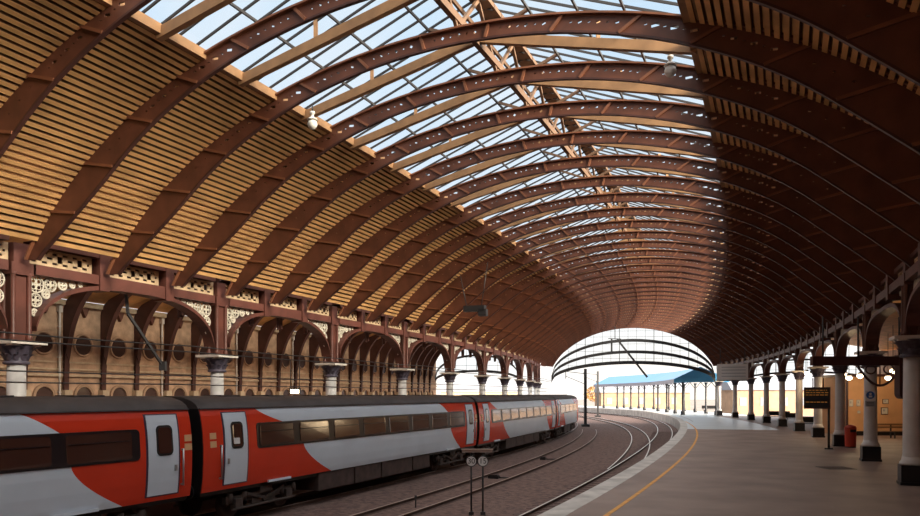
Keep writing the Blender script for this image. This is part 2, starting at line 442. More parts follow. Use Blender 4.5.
def make_rib(at):
    root = thing('roof_rib', 'x', 'roof rib', at, 'arched iron ribs of the main roof')
    NC = 8; cell = _l[-1]/NP/NC
    mb = MB()
    def P(x, v):
        o, z = rib_pt(th_at(x), v); return Vector((o, 0, z))
    for p in range(NP):
        for c in range(NC):
            x0 = (p+c/NC)/NP; x1 = (p+(c+1)/NC)/NP; xm = (x0+x1)/2
            a = rib_pt(th_at(xm), 0); b = rib_pt(th_at(xm), 1); dep = math.hypot(a[0]-b[0], a[1]-b[1])
            q = abs(p-7)
            r = 0
            if q <= 2: r = (.036 if c % 2 else .056) if c not in (0, 7) else 0
            elif q == 3: r = (.04 if c % 2 else .10) if 1 <= c <= 6 else 0
            elif q == 4: r = (.036 if c % 2 else .08) if 1 <= c <= 6 else 0
            elif q == 5: r = .035 if c in (2, 4, 6) else 0
            if r == 0:
                mb.add([P(x0, 0), P(x1, 0), P(x1, 1), P(x0, 1)], [(0, 1, 2, 3)])
            else:
                rv = r/dep; rx = r/cell/NC/NP; vm = .52
                vs = [P(x0, 0), P(x1, 0), P(x1, 1), P(x0, 1), P(xm, vm-rv), P(xm+rx, vm), P(xm, vm+rv), P(xm-rx, vm)]
                mb.add(vs, [(0, 1, 5, 4), (1, 2, 6, 5), (2, 3, 7, 6), (3, 0, 4, 7)])
    solid(mb.build('web', 'rib_iron', root), .04)
    N = 90
    for nm, v, w, t, mt in (('lower_flange', 0.0, .11, .05, 'dark_rib_iron'), ('upper_flange', 0.95, .24, .05, 'lit_rib_iron')):
        mb = MB(); pts = []; ups = []
        for i in range(N+1):
            th = th_at(i/N*.9999); o, z = rib_pt(th, v); pts.append(Vector((o, 0, z)))
            a = rib_pt(th, 0); b = rib_pt(th, 1); ups.append(Vector((b[0]-a[0], 0, b[1]-a[1])).normalized())
        mb.sweep(pts, [(-w/2, -t/2), (w/2, -t/2), (w/2, t/2), (-w/2, t/2)], ups)
        mb.build(nm, mt, root)
    for i in range(1, NP):
        x = i/NP; th = th_at(x)
        a = rib_pt(th, .03); b = rib_pt(th, .93); mb = MB()
        mb.bar((a[0], 0, a[1]), (b[0], 0, b[1]), .14, .075, up=Vector((b[1]-a[1], 0, -(b[0]-a[0]))))
        mb.build('stiffener', 'lit_rib_iron', root)
    return root
rib0 = None
KR0 = -3
for k in range(KR0, K1+1):
    fr = frame(sk(k), UC, 0)
    if rib0 is None: r = rib0 = make_rib(fr)
    else: r = dup(rib0, fr)
    i = k+1
    r['label'] = ('arched iron roof rib almost straight above the viewpoint' if i == -1 else 'arched iron roof rib directly behind the viewpoint') if i < 0 else '%s arched red-brown iron roof rib with diamond holes, counting from the camera' % ORD[i]

# ------------------------------------------------------------------ arcades : columns, girders
def capital_parts(root, dz=0):
    mb = MB(); mb.lathe([(r, z+dz) for r, z in ((.30, 3.78), (.36, 3.80), (.36, 3.86), (.29, 3.90), (.30, 4.02), (.36, 4.18), (.50, 4.34), (.52, 4.36))], n=16)
    for ring, (n, z, r0, r1, h) in enumerate(((10, 3.90, .30, .46, .22), (10, 4.06, .33, .58, .26))):
        for i in range(n):
            a = 2*PI*(i+.5*ring)/n; d = Vector((math.cos(a), math.sin(a), 0)); t = Vector((-math.sin(a), math.cos(a), 0)); up = Vector((0, 0, 1))
            rows = []
            for j, (q, w) in enumerate(((0, .05), (.5, .085), (.85, .06), (1.0, .02))):
                rr = r0+(r1-r0)*q*q; zz = dz+z+h*q-(.05 if j == 3 else 0)
                rows.append([d*rr-t*w+up*zz, d*(rr+.035)+up*zz, d*rr+t*w+up*zz])
            mb.grid(rows, True)
            mb.grid([[p-d*.03 for p in r][::-1] for r in rows], True)
    mb.build('capital', 'blue_capital', root)
    mb = MB(); mb.box((0, 0, 4.42+dz), (1.16, 1.16, .10)); mb.box((0, 0, 4.345+dz), (.92, .92, .05))
    mb.build('abacus', 'abacus_lit', root)
def make_column(at, left):
    dz = 0 if left else .30
    root = thing('column', 'x', 'column', at, 'columns of the left arcade' if left else 'columns of the right arcade')
    mb = MB(); mb.lathe([(.285, .78), (.285, .9), (.27, 1.0), (.262, 2.4), (.25, 3.78+dz)], n=24); mb.build('shaft', 'white_column', root)
    mb = MB(); mb.lathe([(.36, .64), (.36, .72), (.31, .78), (.29, .9)], n=24); mb.build('collar', 'white_column', root)
    mb = MB(); mb.box((0, 0, .32), (.72, .72, .64)); mb.box((0, 0, .05), (.78, .78, .10)); mb.build('base', 'black_base', root)
    capital_parts(root, dz)
    # clustered pier above the capital
    mb = MB(); mb.box((0, 0, 5.6+dz/2), (.34, .5, 2.26-dz))
    for sx in (-1, 1):
        for sy in (-1, 1):
            mb.lathe([(.10, 4.47+dz), (.10, 4.6+dz), (.075, 4.66+dz), (.075, 6.4), (.10, 6.5)], (sx*.2, sy*.25, 0), 10)
    mb.box((0, 0, 6.6), (.56, .70, .36)); mb.box((0, 0, 7.06 if left else 6.98), (.46, .5, .58 if left else .44))
    mb.build('pier', 'arcade_iron', root)
    return root
colL = colR = None
LK = list(range(0, 31, 3)); RK = list(range(4, 32, 3))
for i, k in enumerate([-3]+LK):
    fr = frame(sk(k), UL, 0)
    if colL is None: c = colL = make_column(fr, True)
    else: c = dup(colL, fr)
    c['label'] = ('white iron column with leafy capital out of view left of the train' if k < 0 else
                  '%s white column with leafy dark capital behind the train, counting from the left' % ORD[i-1])
for i, k in enumerate(RK):
    fr = frame(skr(k), UR, 0)
    if colR is None: c = colR = make_column(fr, False)
    else: c = dup(colR, fr)
    c['label'] = '%s white column with square black base along the right arcade' % ORD[i]

def bay_fn(side, u, s0, s1):
    return lambda a, z, t: W(s0+(s1-s0)*a, u+t, z)
def make_girder(side, u, k, label, group):
    s0, s1 = (sk(k), sk(k+3)) if side < 0 else (skr(k), skr(k+3)); fr = frame((s0+s1)/2, u, 4.5)
    root = thing('arcade_girder', label, 'girder', fr, group)
    fn = bay_fn(side, u, s0, s1)
    N = 28
    ln = (W(s1, u, 0)-W(s0, u, 0)).length; e0 = .35/ln
    def zs(a):
        x = (a-.5)/(.5-e0*1.25); x = max(-1, min(1, x)); return 4.55+1.85*(1-abs(x)**2.6)**(1/2.2) if side < 0 else 4.85+1.2*(1-abs(x)**3.2)**(1/2.4)
    aa = [e0*1.3+(1-2.6*e0)*(0.5-0.5*math.cos(PI*i/N)) for i in range(N+1)]
    # arch ring
    mb = MB()
    rows = []
    for a in aa:
        z = zs(a)
        rows.append([fn(a, z, -.26), fn(a, z, .26), fn(a, z+.14, .26), fn(a, z+.14, -.26), fn(a, z, -.26)])
    mb.grid(rows); mb.build('arch', 'arcade_iron', root, world=True)
    # beams
    ub = (7.36, 7.52, .30) if side < 0 else (7.12, 7.26, .2)
    for nm, z0, z1, t in (('lower_beam', 6.50, 6.80, .26), ('upper_beam', *ub)):
        mb = MB(); rows = []
        for i in range(7):
            a = .43/ln+(1-.86/ln)*i/6; rows.append([fn(a, z0, -t), fn(a, z0, t), fn(a, z1, t), fn(a, z1, -t), fn(a, z0, -t)])
        mb.grid(rows); mb.build(nm, 'arcade_iron', root, world=True)
    # pierced frieze panels, one between each pair of ribs
    for j in range(3):
        a0, a1 = (j+.11)/3, (j+.89)/3; nx, nz = 25, 7
        mb = MB(); z0, z1 = (6.83, 7.34) if side < 0 else (6.83, 7.1)
        holes = set()
        for cx in range(nx):
            for cz in range(nz):
                if cx in (0, nx-1) or cz in (0, nz-1): continue
                if cz in (1, 5) and cx % 4 in (1, 2): holes.add((cx, cz))
                if cz == 3 and cx % 4 in (3, 0): holes.add((cx, cz))
                if cz in (2, 4) and cx % 8 in (3, 4): holes.add((cx, cz))
        for cx in range(nx):
            for cz in range(nz):
                if (cx, cz) in holes: continue
                p = [(cx, cz), (cx+1, cz), (cx+1, cz+1), (cx, cz+1)]
                vs = [fn(a0+(a1-a0)*x/nx, z0+(z1-z0)*z/nz, .06*(-side)) for x, z in p]
                mb.add(vs, [(0, 1, 2, 3)] if side < 0 else [(3, 2, 1, 0)])
        solid(mb.build('frieze_panel', 'cream_iron' if True else '', root, world=True), .04)
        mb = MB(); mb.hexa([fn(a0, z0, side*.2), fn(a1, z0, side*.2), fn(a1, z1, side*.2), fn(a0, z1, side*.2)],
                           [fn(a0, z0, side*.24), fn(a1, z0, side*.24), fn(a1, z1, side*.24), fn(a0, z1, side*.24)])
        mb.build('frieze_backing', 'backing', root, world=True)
    # block where each rib lands, and its drop bracket
    for j in (1, 2):
        mb = MB(); a = j/3; d = .2/9
        mb.hexa([fn(a-d, 6.3, -.3), fn(a+d, 6.3, -.3), fn(a+d, 6.3, .32), fn(a-d, 6.3, .32)],
                [fn(a-d, ub[1]-.02, -.3), fn(a+d, ub[1]-.02, -.3), fn(a+d, ub[1]-.02, .32), fn(a-d, ub[1]-.02, .32)])
        mb.build('rib_shoe', 'arcade_iron', root, world=True)
    # scrollwork in the two spandrel corners
    for e in (0, 1):
        mb = MB()
        for (da, z, R) in ((.60, 6.24, .25), (.58, 5.76, .20), (1.08, 6.28, .20), (.92, 5.98, .13), (1.5, 6.33, .15), (.54, 5.38, .14), (1.85, 6.38, .10), (.56, 5.10, .10), (2.15, 6.42, .07)):
            a = e+(1-2*e)*(da+.03)/ln
            if z-R < zs(a)+.1: R = max(.05, z-zs(a)-.12)
            if R < .06: continue
            c = fn(a, z, 0); hd = -heading(s0+(s1-s0)*a)+PI/2
            m = Matrix.Translation(c) @ Matrix.Rotation(hd, 4, 'Z')
            mb.ring((0, 0, 0), R, .03, m, 14, 5)
            mb.bar(m @ Vector((-R, 0, 0)), m @ Vector((R, 0, 0)), .03); mb.bar(m @ Vector((0, 0, -R)), m @ Vector((0, 0, R)), .03)
            for q in range(4):
                b = PI/4+q*PI/2; mb.ring((R*.5*math.cos(b), 0, R*.5*math.sin(b)), R*.28, .018, m, 8, 4)
        mb.build('scrollwork', 'scroll_white', root, world=True)
    return root
for i, k in enumerate([-3]+LK[:-1]):
    make_girder(-1, UL, k, '%s arched lattice girder bay over the left arcade, counting from the left' % ORD[i], 'girder bays of the left arcade')
for i, k in enumerate([1]+RK[:-1]):
    make_girder(1, UR, k, '%s dark arched girder bay over the right arcade, counting from the right' % ORD[i], 'girder bays of the right arcade')

# ------------------------------------------------------------------ left side span
WS = 80.0
w_ = strip('wall_left', lambda s: UWL-.5, lambda s: UWL, 7.15, -30, WS, 'brick', 2.0, zb=-.05)
tag(w_, 'buff brick station wall behind the left arcade', 'wall', kind='structure')
for j, (z0, z1, d) in enumerate(((4.02, 4.10, .08), (3.72, 3.82, .12), (7.0, 7.25, .2), (4.35, 4.42, .06))):
    o = strip('trim_%d' % (4+j), lambda s: UWL-.02, lambda s, d=d: UWL+d, z1, -28, WS, 'stone', 2.0, zb=z0)
    tag(o, 'stone string course along the left brick wall', 'moulding', kind='structure')
OS0, OSP = 23.75, 2.25
def lx(s, u, z): return frame(s, u, z, PI/2)   # local x runs back along the wall, local -y points... out of the wall
nwin = 0
ow0 = None; aw0 = None; cb0 = None
for j in range(-1, 25):
    s = OS0+OSP*j
    if s > WS-1: break
    fr = frame(s, UWL, 0)
    idx = j+1
    at = frame(s, UWL, 5.21)
    if ow0 is None:
        ow0 = thing('round_window', 'x', 'window', at, 'round windows in the left brick wall')
        R90 = Matrix.Rotation(PI/2, 4, 'Z')
        mb = MB(); mb.ring((0, -.03, 0), .50, .055, R90, 24, 8); mb.build('surround', 'brick', ow0)
        mb = MB(); mb.prism([(.5*math.cos(2*PI*i/24), .5*math.sin(2*PI*i/24)) for i in range(24)], lambda a, b, t: Vector((t, a, b)), -.02, .03); mb.build('pane', 'wall_glass', ow0)
        o = ow0
    else: o = dup(ow0, at)
    o['label'] = '%s round window in the buff brick wall, counting from the left' % ORD[idx]
    at = frame(s, UWL, 6.78)
    if cb0 is None:
        mb = MB(); mb.prism([(-.2, .18), (.2, .18), (.1, -.08), (0, -.26), (-.1, -.08)], lambda a, b, t: Vector((t, a, b)), .01, .2)
        o = cb0 = mb.build('corbel', 'arcade_iron', at=at); tag(o, 'x', 'corbel', 'corbels high on the left brick wall')
    else: o = cb0.copy(); COL.objects.link(o); o.matrix_world = at
    o['label'] = '%s small dark corbel above a round window, counting from the left' % ORD[idx]
    at = frame(s, UWL, .78)
    if aw0 is None:
        aw0 = thing('arched_window', 'x', 'window', at, 'arched windows low in the left brick wall')
        mb = MB()
        for i in range(17):
            a = PI*i/16
        pts = [Vector((.05, -.5, 0.9))]+[Vector((.05, -.5*math.cos(PI*i/14), 2.03+.5*math.sin(PI*i/14))) for i in range(15)]+[Vector((.05, .5, .9))]
        mb.sweep(pts, [(-.06, -.06), (.06, -.06), (.06, .06), (-.06, .06)], [Vector((1, 0, 0))]*len(pts)); mb.build('surround', 'far_brick', aw0)
        mb = MB(); mb.prism([(-.49, .9)]+[(-.49*math.cos(PI*i/14), 2.03+.49*math.sin(PI*i/14)) for i in range(15)]+[(.49, .9)], lambda a, b, t: Vector((t, a, b)), .005, .03); mb.build('pane', 'wall_glass', aw0)
        o = aw0
    else: o = dup(aw0, at)
    o['label'] = '%s arched window just above the train roof line, counting from the left' % ORD[idx]
for i, s in enumerate((24.55, 31.30, 38.05, 44.80, 51.55)):
    mb = MB(); mb.tube([(.12, 0, 0), (.12, 0, 6.95)], .045, 10); mb.box((.12, 0, 6.8), (.18, .18, .3))
    for z in (1.5, 3.0, 4.6, 6.0): mb.box((.08, 0, z), (.13, .12, .06))
    tag(mb.build('downpipe', 'pipe', at=frame(s, UWL, 0)), '%s pale downpipe on the buff brick wall, counting from the left' % ORD[i], 'pipe', 'downpipes on the left wall')
# curved ribs of the left side span
def left_ceiling(x): return 7.35+2.1*math.sin(PI*min(1, x*1.1)/2)*(1 if x < .8 else 1-(x-.8)*1.2)
def side_soffit(x, drop=0):
    # x: 0 at the wall, 1 at the arcade
    if x < .5: q = 1-x/.5; return 3.0+5.3*(1-q**2.8)**(1/2.4)
    q = (x-.5)/.5; return 5.9+2.4*(1-q**2.4)**(1/2.2)
WID = UL-UWL-.35
def make_side_rib(at):
    root = thing('side_rib', 'x', 'roof rib', at, 'curved ribs of the left side span')
    N = 40; xs = [0.5-0.5*math.cos(PI*i/N) for i in range(N+1)]
    mb = MB(); lo = []; hi = []
    for x in xs:
        z = side_soffit(x); xl = .16+x*(WID-.5); lo.append(Vector((xl, 0, min(z, left_ceiling(xl/(UL-UWL))-.35))))
    for i, p in enumerate(lo):
        d = (lo[min(i+1, N)]-lo[max(i-1, 0)]).normalized(); n = Vector((-d.z, 0, d.x))
        q = p+n*.85; q.x = min(9.0, max(.03, q.x)); q.z = min(q.z, left_ceiling(q.x/(UL-UWL))-.1); hi.append(q)
    rows = [[Vector((p.x, -.09, p.z)), Vector((p.x, .09, p.z)), Vector((q.x, .05, q.z)), Vector((q.x, -.05, q.z)), Vector((p.x, -.09, p.z))] for p, q in zip(lo, hi)]
    mb.grid(rows); mb.build('curved_web', 'dark_rib_iron', root)
    mb = MB(); mb.sweep(lo, [(-.13, -.03), (.13, -.03), (.13, .03), (-.13, .03)]); mb.build('flange', 'dark_rib_iron', root)
    mb = MB(); mb.prism([(-.2, 3.1), (.2, 3.1), (.2, 2.85), (.08, 2.4), (-.08, 2.4), (-.2, 2.85)], lambda a, b, t: Vector((t, a, b)), .03, .34); mb.build('corbel', 'stone', root)
    return root
sr0 = None
for j in range(-1, 24):
    s = OS0+OSP*(j+.5)
    if s > WS-.5: break
    fr = frame(s, UWL, 0)
    if sr0 is None: r = sr0 = make_side_rib(fr)
    else: r = dup(sr0, fr)
    r['label'] = '%s dark curved rib springing from the buff brick wall, counting from the left' % ORD[j+1]
def vault(name, u0, u1, fz, s0, s1, mt, label, x0=0, x1=1, thick=.12):
    ss = [s0+(s1-s0)*i/40 for i in range(41)]; N = 24
    mb = MB(); n = 4
    for i in range(40):
        for half in (0, 1): pass
    rows = []
    for s in ss:
        rows.append([W(s, u0+(u1-u0)*(x0+(x1-x0)*j/N), fz(x0+(x1-x0)*j/N)) for j in range(N+1)])
    mb.grid(rows)
    o = mb.build(name, mt, at=I4, world=True); solid(o, thick); o.modifiers[0].offset = 1 if False else 0
    tag(o, label, 'ceiling' if name == 'ceiling' else 'window', kind='structure'); return o
vault('ceiling', UWL, UL, left_ceiling, -28, WS-.5, 'boards', 'boarded ceiling of the left side span beside the wall', 0, .46)
vault('window_90', UWL, UL, left_ceiling, -28, WS-.5, 'roof_glass', 'added unseen glazed strip in the left side span roof to light the wall', .46, .74, .02)  # skylight added out of view to bring daylight onto the left wall
vault('ceiling', UWL, UL, left_ceiling, -28, WS-.5, 'boards', 'boarded ceiling of the left side span beside the arcade', .74, 1.0)

# ------------------------------------------------------------------ right side span
w_ = strip('wall_right', lambda s: UWR, lambda s: UWR+.5, 8.2, -30, 102.5, 'brick', 2.0, zb=-.05)
tag(w_, 'brick wall far to the right behind the columns', 'wall', kind='structure')
def right_ceiling(x): return 7.5+1.9*math.sin(PI*(x*.8+.06))
vault('ceiling', UR+.55, UWR+.4, right_ceiling, -28, 101, 'boards', 'dark boarded ceiling of the right side span', 0, 1)
mb = MB()
for i in range(24):
    a = i/24; b = (i+1)/24; pass
mb.hexa([W(-28, UWL-.5, -1.2), W(-28, UWR+.5, -1.2), W(-28, UWR+.5, 15), W(-28, UWL-.5, 15)],
        [W(-28.5, UWL-.5, -1.2), W(-28.5, UWR+.5, -1.2), W(-28.5, UWR+.5, 15), W(-28.5, UWL-.5, 15)])
tag(mb.build('sun_block_wall', 'brick', at=I4, world=True), 'added unseen end wall behind the viewpoint that blocks the sun', 'wall', kind='structure')  # added out of view to keep sun from entering the open back

# ------------------------------------------------------------------ glazed end screens
def end_screen(label, s, u0, u1, ztop, arcs, sag, zspring, cat_group, topfn=None):
    fr = frame(s, (u0+u1)/2, zspring); root = thing('gable_screen', label, 'glazed screen', fr)
    uc, hw = (u0+u1)/2, (u1-u0)/2
    def ar(z0, rise, x): return z0+rise*math.sqrt(max(0, 1-x*x))
    N = 48; xs = [-1+2*i/N for i in range(N+1)]
    for (z0, rise, th) in arcs:
        mb = MB(); rows = []
        for x in xs:
            z = ar(z0, rise, x)
            rows.append([W(s-.15, uc+x*hw, z), W(s+.15, uc+x*hw, z), W(s+.15, uc+x*hw, z+th), W(s-.15, uc+x*hw, z+th), W(s-.15, uc+x*hw, z)])
        mb.grid(rows); mb.build('arch_beam', 'dark_steel', root, world=True)
    zl, rl, _ = arcs[-1]
    mb = MB(); mb.grid([[W(s, uc+x*hw, ar(zl, rl, x)), W(s, uc+x*hw, max(ar(zl, rl, x)+.01, topfn(x)))] for x in xs]); mb.build('glass_pane', 'screen_glass', root, world=True)
    mb = MB()
    n = int(hw*2/1.15)
    for i in range(1, n):
        x = -1+2*i/n; z0, z1 = ar(zl, rl, x), topfn(x)
        if z1-z0 > .15: mb.bar(W(s, uc+x*hw, z0), W(s, uc+x*hw, z1), .03 if i % 4 else .07)
    for z in (6.9, 7.9, 8.9, 9.9, 10.9, 11.7, 6.0):
        xx = [x for x in xs if ar(zl, rl, x) < z < topfn(x)]
        if len(xx) > 1:
            segs = [[xx[0]]]
            for x in xx[1:]:
                if x-segs[-1][-1] > 2.5*2/N: segs.append([x])
                else: segs[-1].append(x)
            for g_ in segs:
                if len(g_) > 1: mb.bar(W(s, uc+g_[0]*hw, z), W(s, uc+g_[-1]*hw, z), .03)
    mb.build('glazing_bars', 'dark_steel', root, world=True)
    return root
SE = sk(K1)+.4
end_screen('great arched glazed screen closing the far end of the train hall', SE, UC-11.15, UC+11.15, 12.2,
           ((5.1, 5.1, .40), (4.9, 3.7, .40), (4.6, 2.5, .46)), 0, 5.0, None, lambda x: 4.2+8.2*math.sqrt(max(0, 1-x*x)))
end_screen('smaller glazed screen with dark arcs closing the left side span', WS-.4, UWL, UL-.3, 8.5,
           ((4.6, 2.4, .20), (4.3, 1.0, .24)), 0, 4.0, None, lambda x: 4.7+3.6*math.sqrt(max(0, 1-abs(x)**2.2)))
end_screen('smaller glazed screen with dark arcs closing the right side span', 101.4, UR+.55, UWR-.2, 8.5,
           ((4.6, 2.6, .20), (4.3, 1.3, .24)), 0, 4.0, None, lambda x: 4.7+3.9*math.sqrt(max(0, 1-abs(x)**2.2)))
# spandrel walls over the end arch of the main hall, so the roof ends in a gable
mb = MB(); N = 40; rows = []
for i in range(N+1):
    th = TH0+(PI-2*TH0)*i/N; a = arc(A1, B1, th); b = arc(A2+.3, B2+.3, th)
    rows.append([W(SE, UC+a[0], a[1]+.05), W(SE, UC+b[0], b[1])])
mb.grid(rows); mb.grid([[W(SE, UC-5.85+11.7*i/24, Z0+B2*math.sqrt(1-((-5.85+11.7*i/24)/A2)**2)), W(SE, UC-5.85+11.7*i/24, max(roof_pt(-5.85+11.7*i/24)-.05, Z0+B2*math.sqrt(1-((-5.85+11.7*i/24)/A2)**2)+.02))] for i in range(25)])
tag(solid(mb.build('trim_9', 'arcade_iron', at=I4, world=True), .15), 'gable edge at the far end of the roof', 'gable', kind='structure')

# ------------------------------------------------------------------ tracks
def rail_mb(fu, s0, s1, step=2.0):
    n = max(2, int((s1-s0)/step)); pts = [W(s0+(s1-s0)*i/n, fu(s0+(s1-s0)*i/n), ZR) for i in range(n+1)]
    foot = [(-.07, -.15), (.07, -.15), (.07, -.135), (.012, -.11), (.012, -.045), (.034, -.035), (.034, -.006), (-.034, -.006), (-.034, -.035), (-.012, -.045), (-.012, -.11), (-.07, -.135)]
    head = [(-.036, -.007), (.036, -.007), (.03, 0), (-.03, 0)]
    return pts, foot, head
def track(label, fl_, fr_, s0, s1, top='rail_top', ns=0, sp=.75, sl0=None, root=None):
    root = root or thing('railway_track', label, 'track', frame(s0, fl_(s0), ZB), 'tracks')
    for fu in (fl_, fr_):
        if fu is None: continue
        pts, foot, head = rail_mb(fu, s0, s1)
        mb = MB(); mb.sweep(pts, foot); o = mb.build('rail', 'rail_side', root, world=True)
        mb = MB(); mb.sweep(pts, head); mb.build('rail_head', top, o, world=True)
    if ns:
        mb = MB(); mb.box((0, 0, 0), (2.5, .25, .12)); first = None
        for i in range(ns):
            s = (sl0 or s0)+i*sp; um = (fl_(s)+fr_(s))/2
            m = frame(s, um, ZB+.0)
            if first is None:
                o = first = MB().box((0, 0, -.035), (2.5, .25, .10)).build('sleeper', 'sleeper', root)
            else: o = first.copy(); COL.objects.link(o); o.parent = root
            o.matrix_local = ROOTM[root.name].inverted() @ m
    return root
turnout = track('near running track and turnout curving along the pale platform coping', lambda s: u_edge(s)-2.18, lambda s: u_edge(s)-.745, -25, 230, 'rail_top', 90, .75, 16)
def u_div(s): return -2.6e-5*s*s-4.536e-2*s-6.338 if s > 36 else -7.99
track('diverging track leaving the near track and curving away left', lambda s: u_div(s) if s < 117 else u_div(117)-.02*(s-117), lambda s: (u_div(s) if s < 117 else u_div(117)-.02*(s-117))+1.435, 38.5, 230, 'rail_top', root=turnout)
def u_mid(s): s = min(s, 110); return -3.62e-4*s*s+2.656e-3*s-11.31
track('rusty middle track between the train and the sign posts', lambda s: u_mid(s)-1.435, u_mid, -25, 84, 'rust_top')
track('track under the red and white train', lambda s: -16.7-.72, lambda s: -16.7+.72, -25, 230, 'rust_top')

# ------------------------------------------------------------------ the train
SIDE = [(1.02, 1.285), (1.17, 1.315), (1.5, 1.35), (1.9, 1.37), (2.3, 1.37), (2.7, 1.345), (3.0, 1.305), (3.2, 1.265), (3.40, 1.20)]
def prof_y(z):
    for i in range(len(SIDE)-1):
        if z <= SIDE[i+1][0]:
            f = (z-SIDE[i][0])/(SIDE[i+1][0]-SIDE[i][0]); return SIDE[i][1]*(1-f)+SIDE[i+1][1]*f
    return SIDE[-1][1]
def patch(mb, sd, z0, z1, x0, x1, off=.006, n=10, thick=.03):
    # x0, x1 numbers or functions of z
    f0 = x0 if callable(x0) else (lambda z: x0); f1 = x1 if callable(x1) else (lambda z: x1)
    zz = [z0+(z1-z0)*i/n for i in range(n+1)]
    rows = [[Vector((f0(z), sd*(prof_y(z)+off-thick), z)), Vector((f0(z), sd*(prof_y(z)+off), z)),
             Vector((f1(z), sd*(prof_y(z)+off), z)), Vector((f1(z), sd*(prof_y(z)+off-thick), z))] for z in zz]
    mb.grid(rows)
    a = rows[0]; b = rows[-1]; mb.add(a, [(0, 1, 2, 3)]); mb.add(b, [(3, 2, 1, 0)])
def rounded(x0, x1, z0, z1, r, k=5):
    pts = []
    for cx, cz, a0 in ((x1-r, z1-r, 0), (x0+r, z1-r, PI/2), (x0+r, z0+r, PI), (x1-r, z0+r, 1.5*PI)):
        for i in range(k+1):
            a = a0+PI/2*i/k; pts.append((cx+r*math.cos(a), cz+r*math.sin(a)))
    return pts
def window_patch(mb, sd, x0, x1, z0, z1, r=.1, off=.012, thick=.03):
    p = rounded(x0, x1, z0, z1, r); n = len(p)
    vs = [Vector((x, sd*(prof_y(z)+off), z)) for x, z in p]+[Vector((x, sd*(prof_y(z)+off-thick), z)) for x, z in p]
    mb.add(vs, [tuple(range(n))]+[(i, (i+1) % n, n+(i+1) % n, n+i) for i in range(n)])
def bogie(root, x, L):
    b = MB()
    for sd in (-1, 1):
        b.box((x, sd*1.0, .62), (3.6, .16, .22)); b.box((x, sd*1.0, .48), (1.2, .2, .2))
        for wx in (-1.3, 1.3):
            b.box((x+wx, sd*1.06, .47), (.34, .22, .34)); b.lathe([(.10, 0), (.10, .3)], (x+wx-.33, sd*1.06, .52), 10); b.lathe([(.10, 0), (.10, .3)], (x+wx+.33, sd*1.06, .52), 10)
        b.bar((x-.9, sd*1.12, .75), (x+.2, sd*1.12, .45), .09); b.bar((x+.9, sd*1.12, .75), (x-.1, sd*1.12, .45), .09)
        b.box((x, sd*1.05, .86), (.6, .3, .3)); b.tube([(x-1.6, sd*1.15, .33), (x+1.6, sd*1.15, .36)], .04)
    b.box((x, 0, .7), (.6, 2.0, .25))
    o = b.build('bogie', 'bogie', root)
    for wx in (-1.3, 1.3):
        for sd in (-1, 1):
            m = Matrix.Translation((x+wx, sd*.70, .466)) @ Matrix.Rotation(-sd*PI/2, 4, 'X')
            w = MB(); w.lathe([(.09, .14), (.13, .13), (.15, .07), (.37, .06), (.39, .10), (.450, .10), (.450, -.02), (.462, -.03), (.462, -.06), (.1, -.06)], n=24, m=m)
            w.build('wheel', 'rail_side', o)
